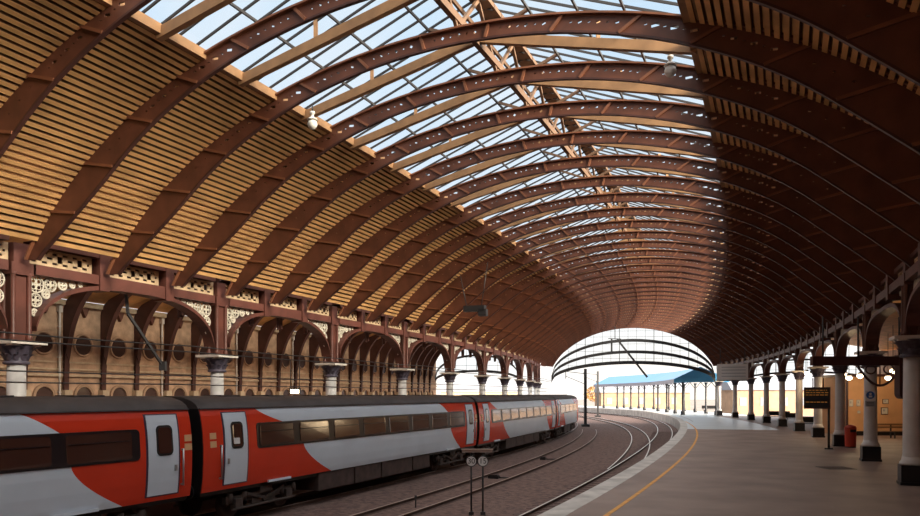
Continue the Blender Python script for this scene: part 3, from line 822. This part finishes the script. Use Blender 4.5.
def make_coach(label, s_end, s_beg, power=False):
    pa = W(s_beg, -15.32, 0); pb = W(s_end, -15.32, 0); d = (pb-pa); Lr = d.length; d.normalize()
    L = Lr-.45; nrm = Vector((-d.y, d.x, 0))
    org = pa+d*.225+nrm*1.37; org.z = 0
    m = Matrix(((d.x, nrm.x, 0, org.x), (d.y, nrm.y, 0, org.y), (0, 0, 1, -.915), (0, 0, 0, 1)))
    root = thing('railway_coach' if not power else 'power_car', label, 'train carriage', m, 'vehicles of the red and white train')
    # shell: (right side of travel is local -y)
    half = [(z, y) for z, y in SIDE]
    ring = [(-y, z) for z, y in half]+[(y, z) for z, y in half[::-1]]
    mb = MB(); n = len(ring)
    mb.add([Vector((0, y, z)) for y, z in ring]+[Vector((L, y, z)) for y, z in ring],
           [tuple(range(n)), tuple(range(n, 2*n))[::-1]]+[((i+1) % n, i, n+i, n+(i+1) % n) for i in range(n)], False)
    mb.build('body_shell', 'train_red', root)
    for x in (-.012, L+.012):
        mb = MB(); mb.prism([(y*.985, z) for y, z in ring], lambda a, b, t: Vector((x+t, a, b)), -.012, .012); mb.build('end_wall', 'black', root)
    rp = [(-1.20, 3.40), (-1.12, 3.52), (-.95, 3.63), (-.6, 3.73), (0, 3.77), (.6, 3.73), (.95, 3.63), (1.12, 3.52), (1.20, 3.40)]
    mb = MB(); n = len(rp); nx = 24
    for i in range(nx+1):
        x = -.03+(L+.06)*i/nx; mb.v += [Vector((x, y, z)) for y, z in rp]
    for i in range(nx):
        for j in range(n-1):
            a = i*n+j; mb.f.append((a, a+n, a+n+1, a+1)); mb.sm.append(True)
    mb.f += [tuple(range(n)), tuple(range(nx*n, nx*n+n))[::-1]]; mb.sm += [False, False]
    o = mb.build('roof', 'train_roof', root)
    mb = MB()
    for i in range(1, 9): mb.box((L*i/9, 0, 3.765), (.9, .7, .06))
    mb.build('roof_vent', 'train_roof', o)
    mb = MB()
    for sd in (-1, 1): mb.box((L/2, sd*1.225, 3.405), (L+.02, .05, .035))
    mb.build('gutter', 'train_roof', root)
    x_end = L-1.3 if not power else L
    for sd in (-1, 1):
        # white livery fields with slanting, curved ends
        up = MB(); zt, zb_ = 3.385, 2.93
        patch(up, sd, zb_, zt, lambda z: 2.5+1.3*((zt-z)/(zt-zb_))**1.4, lambda z: (L-4.9)+.9*((zt-z)/(zt-zb_))**.8, .005, 8)
        up.build('upper_stripe', 'train_white', root)
        lo = MB(); zt2, zb2 = 2.14, 1.02
        ex = (L-3.75 if not power else L-2)
        patch(lo, sd, zb2, zt2, lambda z: 4.95+1.9*((zt2-z)/(zt2-zb2))**1.6, lambda z: ex+1.5*((zt2-z)/(zt2-zb2))**1.6, .005, 14)
        lo.build('lower_stripe', 'train_white', root)
        bd = MB(); window_patch(bd, sd, 2.4, L-1.78, 2.14, 2.93, .12, .022); bd.build('window_band', 'train_band', root)
        n = 8 if not power else 4
        xa, xb = 2.5, L-1.7
        pitch = (xb-xa)/n
        for i in range(n):
            wb = MB(); window_patch(wb, sd, xa+i*pitch+.04, xa+(i+1)*pitch-.34, 2.2, 2.87, .09, .032)
            wd = wb.build('window', 'train_glass', root)
            fb = MB(); xm = xa+(i+.45)*pitch
            patch(fb, sd, 2.64, 2.66, xa+i*pitch+.08, xa+(i+1)*pitch-.38, .042, 1)
            fb.build('vent_bar', 'train_band', wd)
        for e, (x0, x1) in enumerate(((.90, 1.92), (L-1.52, L-.50))):
            if power and e == 1: continue
            fb = MB(); patch(fb, sd, 1.14, 3.30, x0-.06, x1+.06, .010, 10); fb.build('door_frame', 'purple_dark', root)
            dm = MB(); patch(dm, sd, 1.17, 3.27, x0, x1, .022, 12); dr = dm.build('door', 'train_white', root)
            wm = MB(); window_patch(wm, sd, x0+.27, x1-.2, 2.2, 3.0, .14, .034); wm.build('door_window_surround', 'black', dr)
            wm = MB(); window_patch(wm, sd, x0+.33, x1-.26, 2.26, 2.94, .1, .040); wm.build('door_window', 'train_glass', dr)
            hm = MB(); hx = (x1-.12) if e == 1 else (x0+.12); hm.box((hx, sd*(prof_y(1.85)+.04), 1.85), (.06, .05, .16)); hm.build('door_handle', 'steel', dr)
            rm = MB(); rx = (x1+.13) if e == 1 else (x0-.20); y = sd*(prof_y(1.8)+.06)
            rm.tube([(rx, y, 1.35), (rx, y, 2.35)], .025); rm.box((rx, y-sd*.04, 1.38), (.05, .1, .05)); rm.box((rx, y-sd*.04, 2.32), (.05, .1, .05)); rm.build('grab_rail', 'steel', root)
            pm = MB(); px = (x1+.36) if e == 1 else (x0-.5)
            for zz in (2.38, 2.62): patch(pm, sd, zz-.09, zz+.09, px-.13, px+.13, .012, 2)
            pm.build('notice_panel', 'kiosk', root)
        for xx in (3.3, L-3.9): MB().box((xx+.3, sd*1.35, 1.05), (1.2, .06, .07)).build('step_board', 'train_white', root)
    # underframe, equipment, bogies, gangway
    mb = MB(); mb.box((L/2, 0, 1.0), (L-.1, 2.4, .2)); mb.build('underframe', 'black', root)
    mb = MB()
    x = 6.0
    for wdt in (2.6, 2.2, 3.0, 1.9):
        if x+wdt > L-5.6: break
        mb.box((x+wdt/2, 0, .68), (wdt-.12, 2.5, .62)); x += wdt
    mb.build('equipment_skirt', 'under_brown', root)
    for bx in (3.1, L-3.1): bogie(root, bx, L)
    mb = MB()
    for xx in (-.08, L+.08):
        mb.box((xx, 0, 2.3), (.14, 1.5, 2.3)); mb.box((xx, 0, 1.0), (.14, .4, .3))
        for sd in (-1, 1): mb.lathe([(.22, 0), (.22, .06)], m=Matrix.Translation((xx+(-.02 if xx > 1 else -.04), sd*.87, 1.05)) @ Matrix.Rotation(PI/2, 4, 'Y'), n=14)
    mb.build('gangway', 'black', root)
    return root
ST = 16.22
make_coach('nearest red coach with white door, cut off by the left picture edge', ST, ST-23)
c2 = make_coach('long red and white coach in the middle of the train', ST+23, ST)
make_coach('third red and white coach from the left, beyond the sign posts', ST+46, ST+23)
make_coach('farthest vehicle of the train, pale and red in the sunlight', ST+65, ST+46, True)
n = MB(); window_patch(n, -1, 1.26, 1.52, 2.34, 2.52, .02, .05, .02)
o = [c for c in c2.children if c.name.startswith('door') and 'frame' not in c.name][0]
nn = n.build('window_notice', 'sign_white', None)
nn.parent = o
nn['label'] = 'white paper notice in the door window'

# ------------------------------------------------------------------ lineside things
def text_mesh(name, txt, size, mt, parent, loc, rot=(PI/2, 0, 0), ext=.004):
    cu = bpy.data.curves.new(name, 'FONT'); cu.body = txt; cu.size = size; cu.extrude = ext; cu.align_x = 'CENTER'; cu.align_y = 'CENTER'
    t = bpy.data.objects.new(name, cu); COL.objects.link(t)
    dg = bpy.context.evaluated_depsgraph_get(); me = bpy.data.meshes.new_from_object(t.evaluated_get(dg))
    bpy.data.objects.remove(t)
    o = bpy.data.objects.new(name, me); COL.objects.link(o); me.materials.clear(); me.materials.append(M[mt])
    o.parent = parent; o.location = loc; o.rotation_euler = rot; ROOTM[o.name] = ROOTM[parent.name]; return o
for x, y, txt, lb in ((.37, 24.6, '30', 'left one of the twin round signs, white with a black 30'), (.75, 24.6, '15', 'right one of the twin round signs, white with a black 15')):
    root = thing('speed_sign', lb, 'sign', (x, y, ZB))
    mb = MB(); mb.tube([(0, 0, 0), (0, 0, 2.055)], .03, 10); mb.box((0, 0, .06), (.16, .16, .1)); mb.build('post', 'dark_steel', root)
    mb = MB(); mb.lathe([(.18, -.012), (.18, .012)], m=Matrix.Translation((0, -.045, 1.77)) @ Matrix.Rotation(PI/2, 4, 'X'), n=28); mb.build('disc', 'sign_white', root)
    mb = MB(); mb.ring((0, -.058, 1.77), .168, .013, None, 28, 6); mb.build('rim', 'dark_steel', root)
    text_mesh('numerals', txt, .25, 'sign_black', root, (0, -.062, 1.77))
mb = MB(); mb.box((0, 0, 0), (1.0, .16, .09)); mb.box((0, 0, .055), (1.04, .2, .02))
tag(mb.build('sign_hood', 'rust_top', at=Matrix.Translation((.56, 24.6, ZB+2.10))), 'flat dark hood board lying across the tops of the two round sign posts', 'board')
for i, (s, u, w) in enumerate(((33.5, -12.6, .5), (44.5, -12.9, .34))):
    mb = MB(); mb.box((0, 0, .06), (w, .3, .14)); mb.box((0, 0, .15), (w*.8, .22, .05)); mb.tube([(w/2, 0, .05), (w/2+.6, .3, .02)], .03)
    tag(mb.build('track_box', 'black', at=frame(s, u, ZB)), ('small dark equipment box on the ballast beyond the speed signs', 'small dark box on the ballast beside the third coach')[i], 'box')
mb = MB(); mb.tube([(0, 0, 0), (0, 0, .4)], .025, 8); mb.box((0, 0, .38), (.08, .04, .1))
tag(mb.build('marker_post', 'dark_steel', at=Matrix.Translation((-1.55, 26.2, ZB))), 'short dark marker post on the ballast near the train', 'post')
# masts beyond the end of the hall
for i, (x, y, h_, wd) in enumerate(((15.4, 92.0, 7.1, .32), (24.1, 131.0, 8.0, .30))):
    root = thing('overhead_mast', ('thick dark overhead line mast by the end of the train', 'slimmer dark overhead line mast standing farther off')[i], 'mast', (x, y, ZB))
    mb = MB(); mb.box((0, 0, h_/2), (wd, wd, h_)); mb.box((0, 0, .15), (.9, .9, .3)); mb.build('post', 'dark_steel', root)
    mb = MB(); mb.bar((0, 0, h_-.6), (-2.6, 0, h_-1.2+.9), .07); mb.bar((0, 0, h_-1.9), (-2.4, 0, h_-.9), .06); mb.tube([(-2.4, 0, h_-1.2), (-2.4, 0, h_-.4)], .05); mb.build('bracket', 'dark_steel', root)
root = thing('overhead_boom', 'dark diagonal overhead line boom in front of the great end screen', 'boom', (21.0, 100.0, 9.2))
a = Vector((0, 0, 1.05)); b = Vector((4.0, 0, -4.0))
MB().bar(a, b, .22, .22).build('diagonal', 'dark_steel', root); MB().bar((-.75, 0, 1.1), (-.75, 0, -.6), .2).build('insulator', 'dark_steel', root)
MB().bar((-1.2, 0, 1.15), (.5, 0, 1.1), .10).build('crossbar', 'dark_steel', root); MB().tube([(-.3, 0, 1.1), (-.3, 0, 4.2)], .05).build('hanger', 'dark_steel', root)
# overhead wires above the train
for i, (u, z, sag, lb) in enumerate(((-18.9, 4.55, .05, 'upper overhead wire above the far side of the train'), (-18.9, 4.35, .03, 'second overhead wire just under the upper one'),
                                     (-19.3, 3.55, .02, 'lower cable passing just over the train roof'), (-19.6, 3.25, .02, 'lowest dark cable along the left platform'))):
    mb = MB(); mb.tube([W(10+2*j, u, z-sag*math.sin(PI*(j % 5)/5)) for j in range(42)], .022, 5)
    tag(mb.build('overhead_wire', 'dark_steel', at=frame(12, u, z), world=True), lb, 'wire')
def pix(px, py, Y): return ((px-460)*Y/748.8, Y, 2.9+(394.4-py)*Y/748.8)
a, b = Vector(pix(128, 314, 26.6)), Vector(pix(163, 366, 28.0))
mb = MB(); mb.bar(a, b, .09); mb.box(tuple(b), (.22, .22, .34)); mb.bar(a, a+Vector((-.1, 0, 1.0)), .09)
tag(mb.build('wire_bracket', 'dark_steel', at=Matrix.Translation(a), world=True), 'dark diagonal wire bracket hanging from the left arcade girder', 'bracket')
p = pix(295, 391, 41.0); root = thing('lit_sign', 'small pale lit sign above the far left platform behind the train', 'sign', p)
mb = MB(); mb.box((0, 0, 0), (.62, .14, .34)); mb.build('case', 'dark_steel', root)
mb = MB(); mb.box((0, -.075, -.02), (.46, .01, .2)); mb.build('face', 'lamp_glow', root)
for x in (-.25, .25): MB().tube([(x, 0, .15), (x, 0, 1.7)], .02).build('hanger', 'dark_steel', root)

# ------------------------------------------------------------------ hanging lamps and signs under the roof
def hanging_globe(s, off, z, lb):
    at = frame(s, UC+off, z); root = thing('hanging_globe', lb, 'lamp', at @ Matrix.Scale(.55, 4))
    mb = MB(); mb.lathe([(.02, .0), (.14, .03), (.24, .14), (.28, .28), (.24, .42), (.14, .52), (.05, .56)], n=18); mb.build('globe', 'globe', root)
    mb = MB(); mb.lathe([(.30, .52), (.24, .60), (.10, .68), (.08, .84), (.14, .86), (.14, .98), (.03, 1.0)], n=16); mb.build('cap', 'globe', root)
    mb = MB(); mb.tube([(0, 0, 1.0), (0, 0, 1.3)], .04); mb.build('hanger', 'dark_steel', root)
hanging_globe(sk(1.42), -5.35, 11.0, 'white globe lamp hanging at the left edge of the roof glass')
hanging_globe(sk(1.6), 5.2, 11.05, 'pale globe standing in for a glint at the right edge of the roof glass')  # this globe stands in for a bright glint, no real lamp
at = frame(41.8, -16.4, 7.95); root = thing('floodlight', 'dark twin floodlight hanging from cables in the far left vault', 'lamp', at)
mb = MB(); mb.box((0, 0, 0), (1.3, .4, .35)); mb.box((.5, 0, -.25), (.5, .4, .4)); mb.build('housing', 'dark_steel', root)
mb = MB(); mb.tube([(-.5, 0, .1), (-.9, 0, 2.0)], .025); mb.tube([(.4, 0, .1), (.8, 0, 2.7)], .025); mb.build('cable', 'dark_steel', root)

def facing(x, y, z): return Matrix.Translation((x, y, z)) @ Matrix.Rotation(-math.atan2(x, y), 4, 'Z')
def pix(px, py, Y): return ((px-460)*Y/748.8, Y, 2.9+(394.4-py)*Y/748.8)
# large pale information sign
Y = 74.0; p = pix(732.5, 372, Y); root = thing('hanging_sign', 'large pale information sign hanging before the far columns', 'sign', facing(*p))
w_, h_ = 29*Y/748.8, 16*Y/748.8
mb = MB(); mb.box((0, 0, 0), (w_, .2, h_)); mb.build('panel', 'sign_white', root)
mb = MB()
for z in (.30, .12, -.08, -.27): mb.box((.1, -.105, z*h_), (w_*.78, .012, h_*.055))
mb.build('lettering_line', 'sign_grey', root)
mb = MB(); mb.box((0, 0, -h_/2-.05), (w_+.1, .26, .10)); mb.build('lower_frame', 'dark_steel', root)
for x in (-.4, .4): MB().tube([(x*w_, 0, h_/2), (x*w_, 0, h_/2+1.6)], .03).build('hanger', 'dark_steel', root)
# departures board on its post
Y = 40.0; p = pix(817, 398, Y); root = thing('departures_board', 'dark departures screen with amber rows standing before the right columns', 'screen', facing(p[0], p[1], 0))
zc = p[2]; w_, h_ = 24*Y/748.8, 21.5*Y/748.8
mb = MB(); mb.box((0, 0, zc), (w_, .28, h_)); mb.build('housing', 'maroon', root)
mb = MB(); mb.box((0, -.145, zc), (w_*.9, .02, h_*.88)); mb.build('screen', 'sign_black', root)
random.seed(3)
for i in range(7):
    z = zc+h_*(.36-.11*i)
    if i in (3, 4, 6): continue
    mb = MB()
    x = -.42*w_
    while x < .40*w_:
        l = random.uniform(.05, .2); l = min(l, .42*w_-x); mb.box((x+l/2, -.157, z), (l, .006, h_*.035)); x += l+.05
    mb.build('amber_text', 'board_text', root)
mb = MB(); mb.tube([(.44*w_, .0, 0), (.44*w_, 0, zc-h_/2)], .06, 10); mb.box((.44*w_, 0, .03), (.4, .4, .06)); mb.tube([(-.2, 0, zc+h_/2), (-.2, 0, zc+h_/2+.5)], .03); mb.tube([(.3, 0, zc+h_/2), (.3, 0, zc+h_/2+.5)], .03); mb.build('post', 'dark_steel', root)
# blue disc sign on the second column
c = W(skr(7), UR, 2.85); d = Vector((-c.x, -c.y, 0)).normalized()
at = facing(c.x+d.x*.30, c.y+d.y*.30, 2.85)
root = thing('column_sign', 'square pale sign with a blue disc fixed to the second right column', 'sign', at)
mb = MB(); mb.box((0, 0, 0), (.40, .03, .42)); mb.build('plate', 'sign_white', root)
mb = MB(); mb.lathe([(.165, -.006), (.165, .006)], m=Matrix.Translation((0, -.02, .02)) @ Matrix.Rotation(PI/2, 4, 'X'), n=24); mb.build('disc', 'sign_blue', root)
mb = MB(); mb.lathe([(.05, 0), (.05, .006)], m=Matrix.Translation((0, -.026, .07)) @ Matrix.Rotation(PI/2, 4, 'X'), n=14); mb.box((0, -.03, -.04), (.13, .006, .08)); mb.build('symbol', 'sign_white', root)
mb = MB(); mb.box((0, -.0, -.36), (.40, .03, .24)); mb.build('lower_plate', 'sign_grey', root)
mb = MB()
for z in (-.3, -.36, -.42): mb.box((0, -.018, z), (.28, .006, .02))
mb.build('lettering_line', 'sign_black', root)
# dark hanging frame with a rounded drop end
Y = 25.5; xa = (812-460)*Y/748.8; xb = (908-460)*Y/748.8
def zz(py): return 2.9+(394.4-py)*Y/748.8
root = thing('hanging_beam', 'dark maroon hanging beam with a rounded drop end by the nearest right column', 'beam', (xb, Y, zz(361)))
mb = MB(); mb.box(((xa-xb)/2-.02, 0, 0), (xb-xa, .22, 9*Y/748.8)); mb.build('beam', 'maroon', root)
mb = MB(); wd = 11*Y/748.8; top = zz(355)-zz(361); bot = zz(399)-zz(361)
poly = [(-wd, top), (0, top), (0, bot+wd/2)]+[(-wd/2+wd/2*math.cos(a), bot+wd/2-wd/2*math.sin(a)) for a in [PI*i/12 for i in range(1, 12)]]+[(-wd, bot+wd/2)]
mb.prism(poly, lambda a, b, t: Vector((a, t, b)), -.16, .16); mb.build('drop_end', 'maroon', root)
for x in (-.3, -1.7, -2.9): MB().tube([(x, 0, .1), (x, 0, 1.5)], .03).build('hanger', 'dark_steel', root)
# scalloped valance of dark ironwork hanging under it
root = thing('iron_bracket', 'dark curved iron bracket under the maroon hanging beam', 'bracket', facing(*pix(880, 372, 27.5)))
mb = MB(); pts = [Vector((-.75+1.5*i/14, 0, .25-.75*math.sin(PI*i/14))) for i in range(15)]
mb.tube(pts, .045); mb.ring((-.3, 0, .1), .16, .03); mb.ring((.28, 0, .1), .16, .03); mb.bar((-.8, 0, .28), (.8, 0, .28), .07); mb.bar((0, 0, -.5), (0, 0, .28), .04); mb.build('scroll', 'maroon', root)
for x in (-.7, .7): MB().tube([(x, 0, .28), (x, 0, 1.2)], .03).build('hanger', 'dark_steel', root)

# ------------------------------------------------------------------ right-hand concourse
KY = 53.0
kx0, kx1 = (846-460)*KY/748.8, (935-460)*KY/748.8
root = thing('kiosk', 'orange-buff kiosk building standing behind the right columns', 'kiosk', ((kx0+kx1)/2, KY, 0))
kw = kx1-kx0; kh = 4.15
mb = MB(); mb.box((0, 2.0, kh/2), (kw, 4.0, kh)); mb.build('wall', 'kiosk', root)
mb = MB(); mb.box((0, 1.9, kh+.09), (kw+.3, 4.3, .18)); mb.build('roof', 'maroon', root)
mb = MB(); mb.box((0, -.02, .15), (kw+.02, .06, .3)); mb.build('plinth', 'black', root)
mb = MB(); mb.box((-kw/2+.06, -.03, kh/2), (.12, .1, kh)); mb.build('corner_post', 'maroon', root)
for px, py, w, h, lb in ((851, 403, .30, .50, 'narrow poster left of the blue sign column'), (858.5, 403, .28, .46, 'second narrow poster left of the blue sign column'),
                         (859, 412, .2, .2, 'small lower notice left of the blue sign column'), (885.5, 401.5, .42, .34, 'small upper poster right of the blue sign column'), (884.5, 411, .5, .5, 'square framed poster right of the blue sign column')):
    x, y, z = pix(px, py, KY-.03)
    r2 = thing('poster', lb+' on the orange wall', 'poster', (x, y, z))
    mb = MB(); mb.box((0, 0, 0), (w, .03, h)); mb.build('frame', 'under_brown' if w > .4 else 'sign_grey', r2)
    mb = MB(); mb.box((0, -.018, 0), (w*.82, .01, h*.82)); mb.build('sheet', 'poster', r2)
    mb = MB(); mb.box((-w*.1, -.025, h*.1), (w*.3, .006, h*.3)); mb.build('print', 'sign_grey', r2)
# bench rail
x, y, _ = pix(893, 432, 49.5)
root = thing('bench', 'brown slatted bench in front of the orange kiosk wall', 'bench', (x, y, 0))
for z in (.9, .72): MB().box((0, .25, z), (3.3, .05, .12)).build('back_slat', 'bench', root)
for yy in (-.2, -.05, .1): MB().box((0, yy, .46), (3.3, .11, .05)).build('seat_slat', 'bench', root)
for xx in (-1.5, 0, 1.5):
    mb = MB(); mb.box((xx, -.2, .22), (.07, .07, .44)); mb.box((xx, .26, .48), (.07, .07, .96)); mb.box((xx, .02, .42), (.07, .5, .06)); mb.build('leg', 'dark_steel', root)
# red bin
Y = 41.0; x = (850.5-460)*Y/748.8
root = thing('litter_bin', 'red litter bin beside the black base of a right column', 'bin', (x, Y, 0))
mb = MB(); mb.lathe([(.26, .03), (.28, .08), (.30, 1.0), (.30, 1.02)], n=20); mb.build('body', 'bin_red', root)
mb = MB(); mb.lathe([(.31, 1.02), (.31, 1.08), (.24, 1.18), (.08, 1.24)], n=20); mb.build('hood', 'bin_red', root)
mb = MB(); mb.box((0, -.27, .92), (.3, .1, .14)); mb.build('opening', 'black', root)
mb = MB(); mb.lathe([(.28, 0), (.28, .05)], n=20); mb.build('foot', 'black', root)
# floor hatch
at = Matrix.Translation((pix(836, 468, 0)[0], 0, 0))
Y = 2.9*748.8/(468-394.4); x = (836-460)*Y/748.8
root = thing('floor_hatch', 'flat dark access hatch in the platform left of the nearest column', 'hatch', (x, Y, 0))
mb = MB(); mb.box((0, 0, .004), (1.05, 1.0, .012)); mb.build('cover', 'under_brown', root)
mb = MB(); mb.box((0, -.52, .005), (1.1, .05, .014)); mb.box((0, .52, .005), (1.1, .05, .014)); mb.box((-.54, 0, .005), (.05, 1.0, .014)); mb.box((.54, 0, .005), (.05, 1.0, .014)); mb.build('frame', 'dark_steel', root)
# far benches in front of the right columns
for i, (px, py, w) in enumerate(((706, 412, 2.4), (776, 421, 2.2), (786, 424, 2.0), (806, 430, 1.8))):
    Y = 2.9*748.8/(py-394.4); x = (px-460)*Y/748.8+1.2
    root = thing('platform_bench', ('dark bench farthest along the platform', 'dark bench behind the sixth right column', 'dark bench behind the fifth right column', 'dark bench beside the departures screen')[i], 'bench', facing(x, Y+2, 0), 'dark benches under the right arcade')
    MB().box((0, 0, .45), (w, .45, .06)).build('seat', 'black', root); MB().box((0, .2, .78), (w, .05, .5)).build('backrest', 'black', root)
    for xx in (-w*.4, w*.4): MB().box((xx, 0, .21), (.06, .4, .42)).build('leg', 'dark_steel', root)
# pendant lamps of the right side span
for i, (px, py, Y) in enumerate(((843.5, 374, 49), (849, 378, 50), (860, 376, 49.5), (893, 371, 49), (807, 373, 58), (888, 378, 50.5))):
    p = pix(px, py, Y); root = thing('pendant_lamp', ('bright round lamp left of the second right column', 'lower bright lamp left of the second right column', 'bright lamp just beside the second right column', 'bright lamp under the maroon hanging beam', 'bright lamp above the departures screen', 'low bright lamp above the kiosk roof')[i], 'lamp', p)
    mb = MB(); mb.lathe([(.03, -.16), (.16, -.10), (.2, 0), (.16, .10), (.05, .16)], n=14); mb.build('globe', 'lamp_glow', root)
    mb = MB(); mb.lathe([(.18, .12), (.08, .22), (.03, .26)], n=12); mb.tube([(0, 0, .25), (0, 0, 3.0)], .02); mb.build('cord', 'dark_steel', root)
    ld = bpy.data.lights.new('lamp_light', 'POINT'); ld.energy = 45; ld.color = (1.0, .72, .42); ld.shadow_soft_size = .2
    lo = bpy.data.objects.new('lamp_light', ld); COL.objects.link(lo); lo.parent = root; lo.location = (0, -.3, -.35)
# wall lamps of the left side span
for i, s in enumerate((30.2, 39.2, 48.2, 57.2)):
    at = frame(s, UWL+4.6, 7.4); root = thing('vault_lamp', '%s warm lamp hanging in the left side span' % ORD[i], 'lamp', at, 'lamps of the left side span')
    mb = MB(); mb.lathe([(.03, -.14), (.14, -.08), (.17, 0), (.12, .1), (.04, .14)], n=12); mb.build('globe', 'lamp_glow', root)
    mb = MB(); mb.tube([(0, 0, .13), (0, 0, 1.6)], .02); mb.build('cord', 'dark_steel', root)
    ld = bpy.data.lights.new('lamp_light', 'POINT'); ld.energy = 90; ld.color = (1.0, .68, .38); ld.shadow_soft_size = .3
    lo = bpy.data.objects.new('lamp_light', ld); COL.objects.link(lo); lo.parent = root; lo.location = (0, 0, -.4)

# ------------------------------------------------------------------ outside : canopy, trees, buildings
root = thing('platform_canopy', 'blue glazed platform canopy beyond the end of the hall', 'canopy', frame(112, -2, 0))
ss = [109.5+4*i for i in range(16)]
def cl(s): return u_coping(min(s, 135))+.4
mb = MB(); mb.grid([[W(s, cl(s), 5.0), W(s, cl(s)+3.6, 6.7), W(s, cl(s)+7.5, 5.0)] for s in ss]); solid(mb.build('roof', 'canopy_blue', root, world=True), .08)
mb = MB()
for i in range(len(ss)-1):
    for q in range(8):
        s = ss[i]+.5*q; a = W(s, cl(s), 5.05); b = W(s+.5, cl(s+.5), 5.05); c = (a+b)/2
        mb.add([a, b, b-Vector((0, 0, .42)), c-Vector((0, 0, .62)), a-Vector((0, 0, .42))], [(0, 1, 2, 3, 4)])
a = W(109.5, cl(109.5), 4.4)
solid(mb.build('valance', 'canopy_fascia', root, world=True), .05)
mb = MB(); mb.add([W(109.5, cl(109.5), 4.6), W(109.5, cl(109.5)+7.5, 4.6), W(109.5, cl(109.5)+7.5, 5.0), W(109.5, cl(109.5)+3.6, 6.7), W(109.5, cl(109.5), 5.0)], [(0, 1, 2, 3, 4)])
solid(mb.build('gable', 'canopy_blue', root, world=True), .06)
for i in range(8):
    for du in (1.4, 6.0):
        s = 111+8*i; mb = MB(); p = W(s, cl(s)+du, 0)
        mb.lathe([(.3, 0), (.3, .5), (.16, .6), (.14, 4.3), (.28, 4.7)], tuple(p), 10)
        o = W(s, cl(s)+du-.9, 4.9); mb.bar(p+Vector((0, 0, 3.8)), o, .08); o = W(s, cl(s)+du+.9, 4.9); mb.bar(p+Vector((0, 0, 3.8)), o, .08)
        mb.build('post', 'dark_steel', root, world=True)
random.seed(11)
def tree(x, y, h, r, lb):
    root = thing('autumn_tree', lb, 'tree', (x, y, -1.25), 'autumn trees beyond the station')
    mb = MB(); mb.tube([(0, 0, 0), (.1, 0, h*.4), (0, .1, h*.8)], .22, 8)
    for i in range(5):
        a = 2*PI*i/5; mb.tube([(0, 0, h*(.3+.06*i)), (r*.6*math.cos(a), r*.6*math.sin(a), h*(.55+.06*i))], .07, 6)
    mb.build('trunk', 'bark', root)
    mb = MB()
    for i in range(900):
        th = random.uniform(0, 2*PI); q = random.uniform(-1, 1); rr = r*random.uniform(.35, 1)**.6
        c = Vector((rr*math.cos(th)*math.sqrt(1-q*q), rr*math.sin(th)*math.sqrt(1-q*q), h*.62+q*h*.36))
        d = Vector((random.gauss(0, 1), random.gauss(0, 1), random.gauss(0, 1))).normalized(); e_ = d.orthogonal().normalized()*.32; f_ = d.cross(e_)
        mb.add([c-e_, c+f_*.6, c+e_, c-f_*.6], [(0, 1, 2, 3)])
    mb.build('foliage', 'autumn_leaf', root)
for i, (px, Y, h, r) in enumerate(((612, 215, 7.5, 4.5), (628, 205, 6.0, 4.0), (645, 212, 6.5, 4.2), (598, 235, 7.0, 4.5), (662, 220, 7.0, 4.2))):
    tree((px-460)*Y/748.8, Y, h, r, ('orange autumn tree right of the overhead masts', 'low autumn tree seen under the canopy end', 'autumn tree behind the canopy posts', 'pale autumn tree between the overhead masts', 'autumn tree far behind the canopy')[i])
def house(x, y, w, d, h, lb, mtw='far_brick'):
    root = thing('distant_building', lb, 'building', (x, y, -1.25))
    mb = MB(); mb.box((0, 0, h/2), (w, d, h)); mb.build('wall', mtw, root)
    mb = MB(); mb.prism([(-d/2-.3, h), (d/2+.3, h), (0, h+d*.35)], lambda a, b, t: Vector((t, a, b)), -w/2-.3, w/2+.3); mb.build('roof', 'slate', root)
    for i in range(int(w/4)):
        MB().box((-w/2+2+4*i, -d/2-.02, h*.55), (1.3, .08, 1.6)).build('window', 'slate', root)
house(46, 190, 22, 9, 4.6, 'low brick building behind the far canopy')
house(66, 150, 26, 9, 5.0, 'long brick building seen between the right columns')
house(6, 240, 24, 10, 5.0, 'distant brick building beyond the end of the train', 'stone')
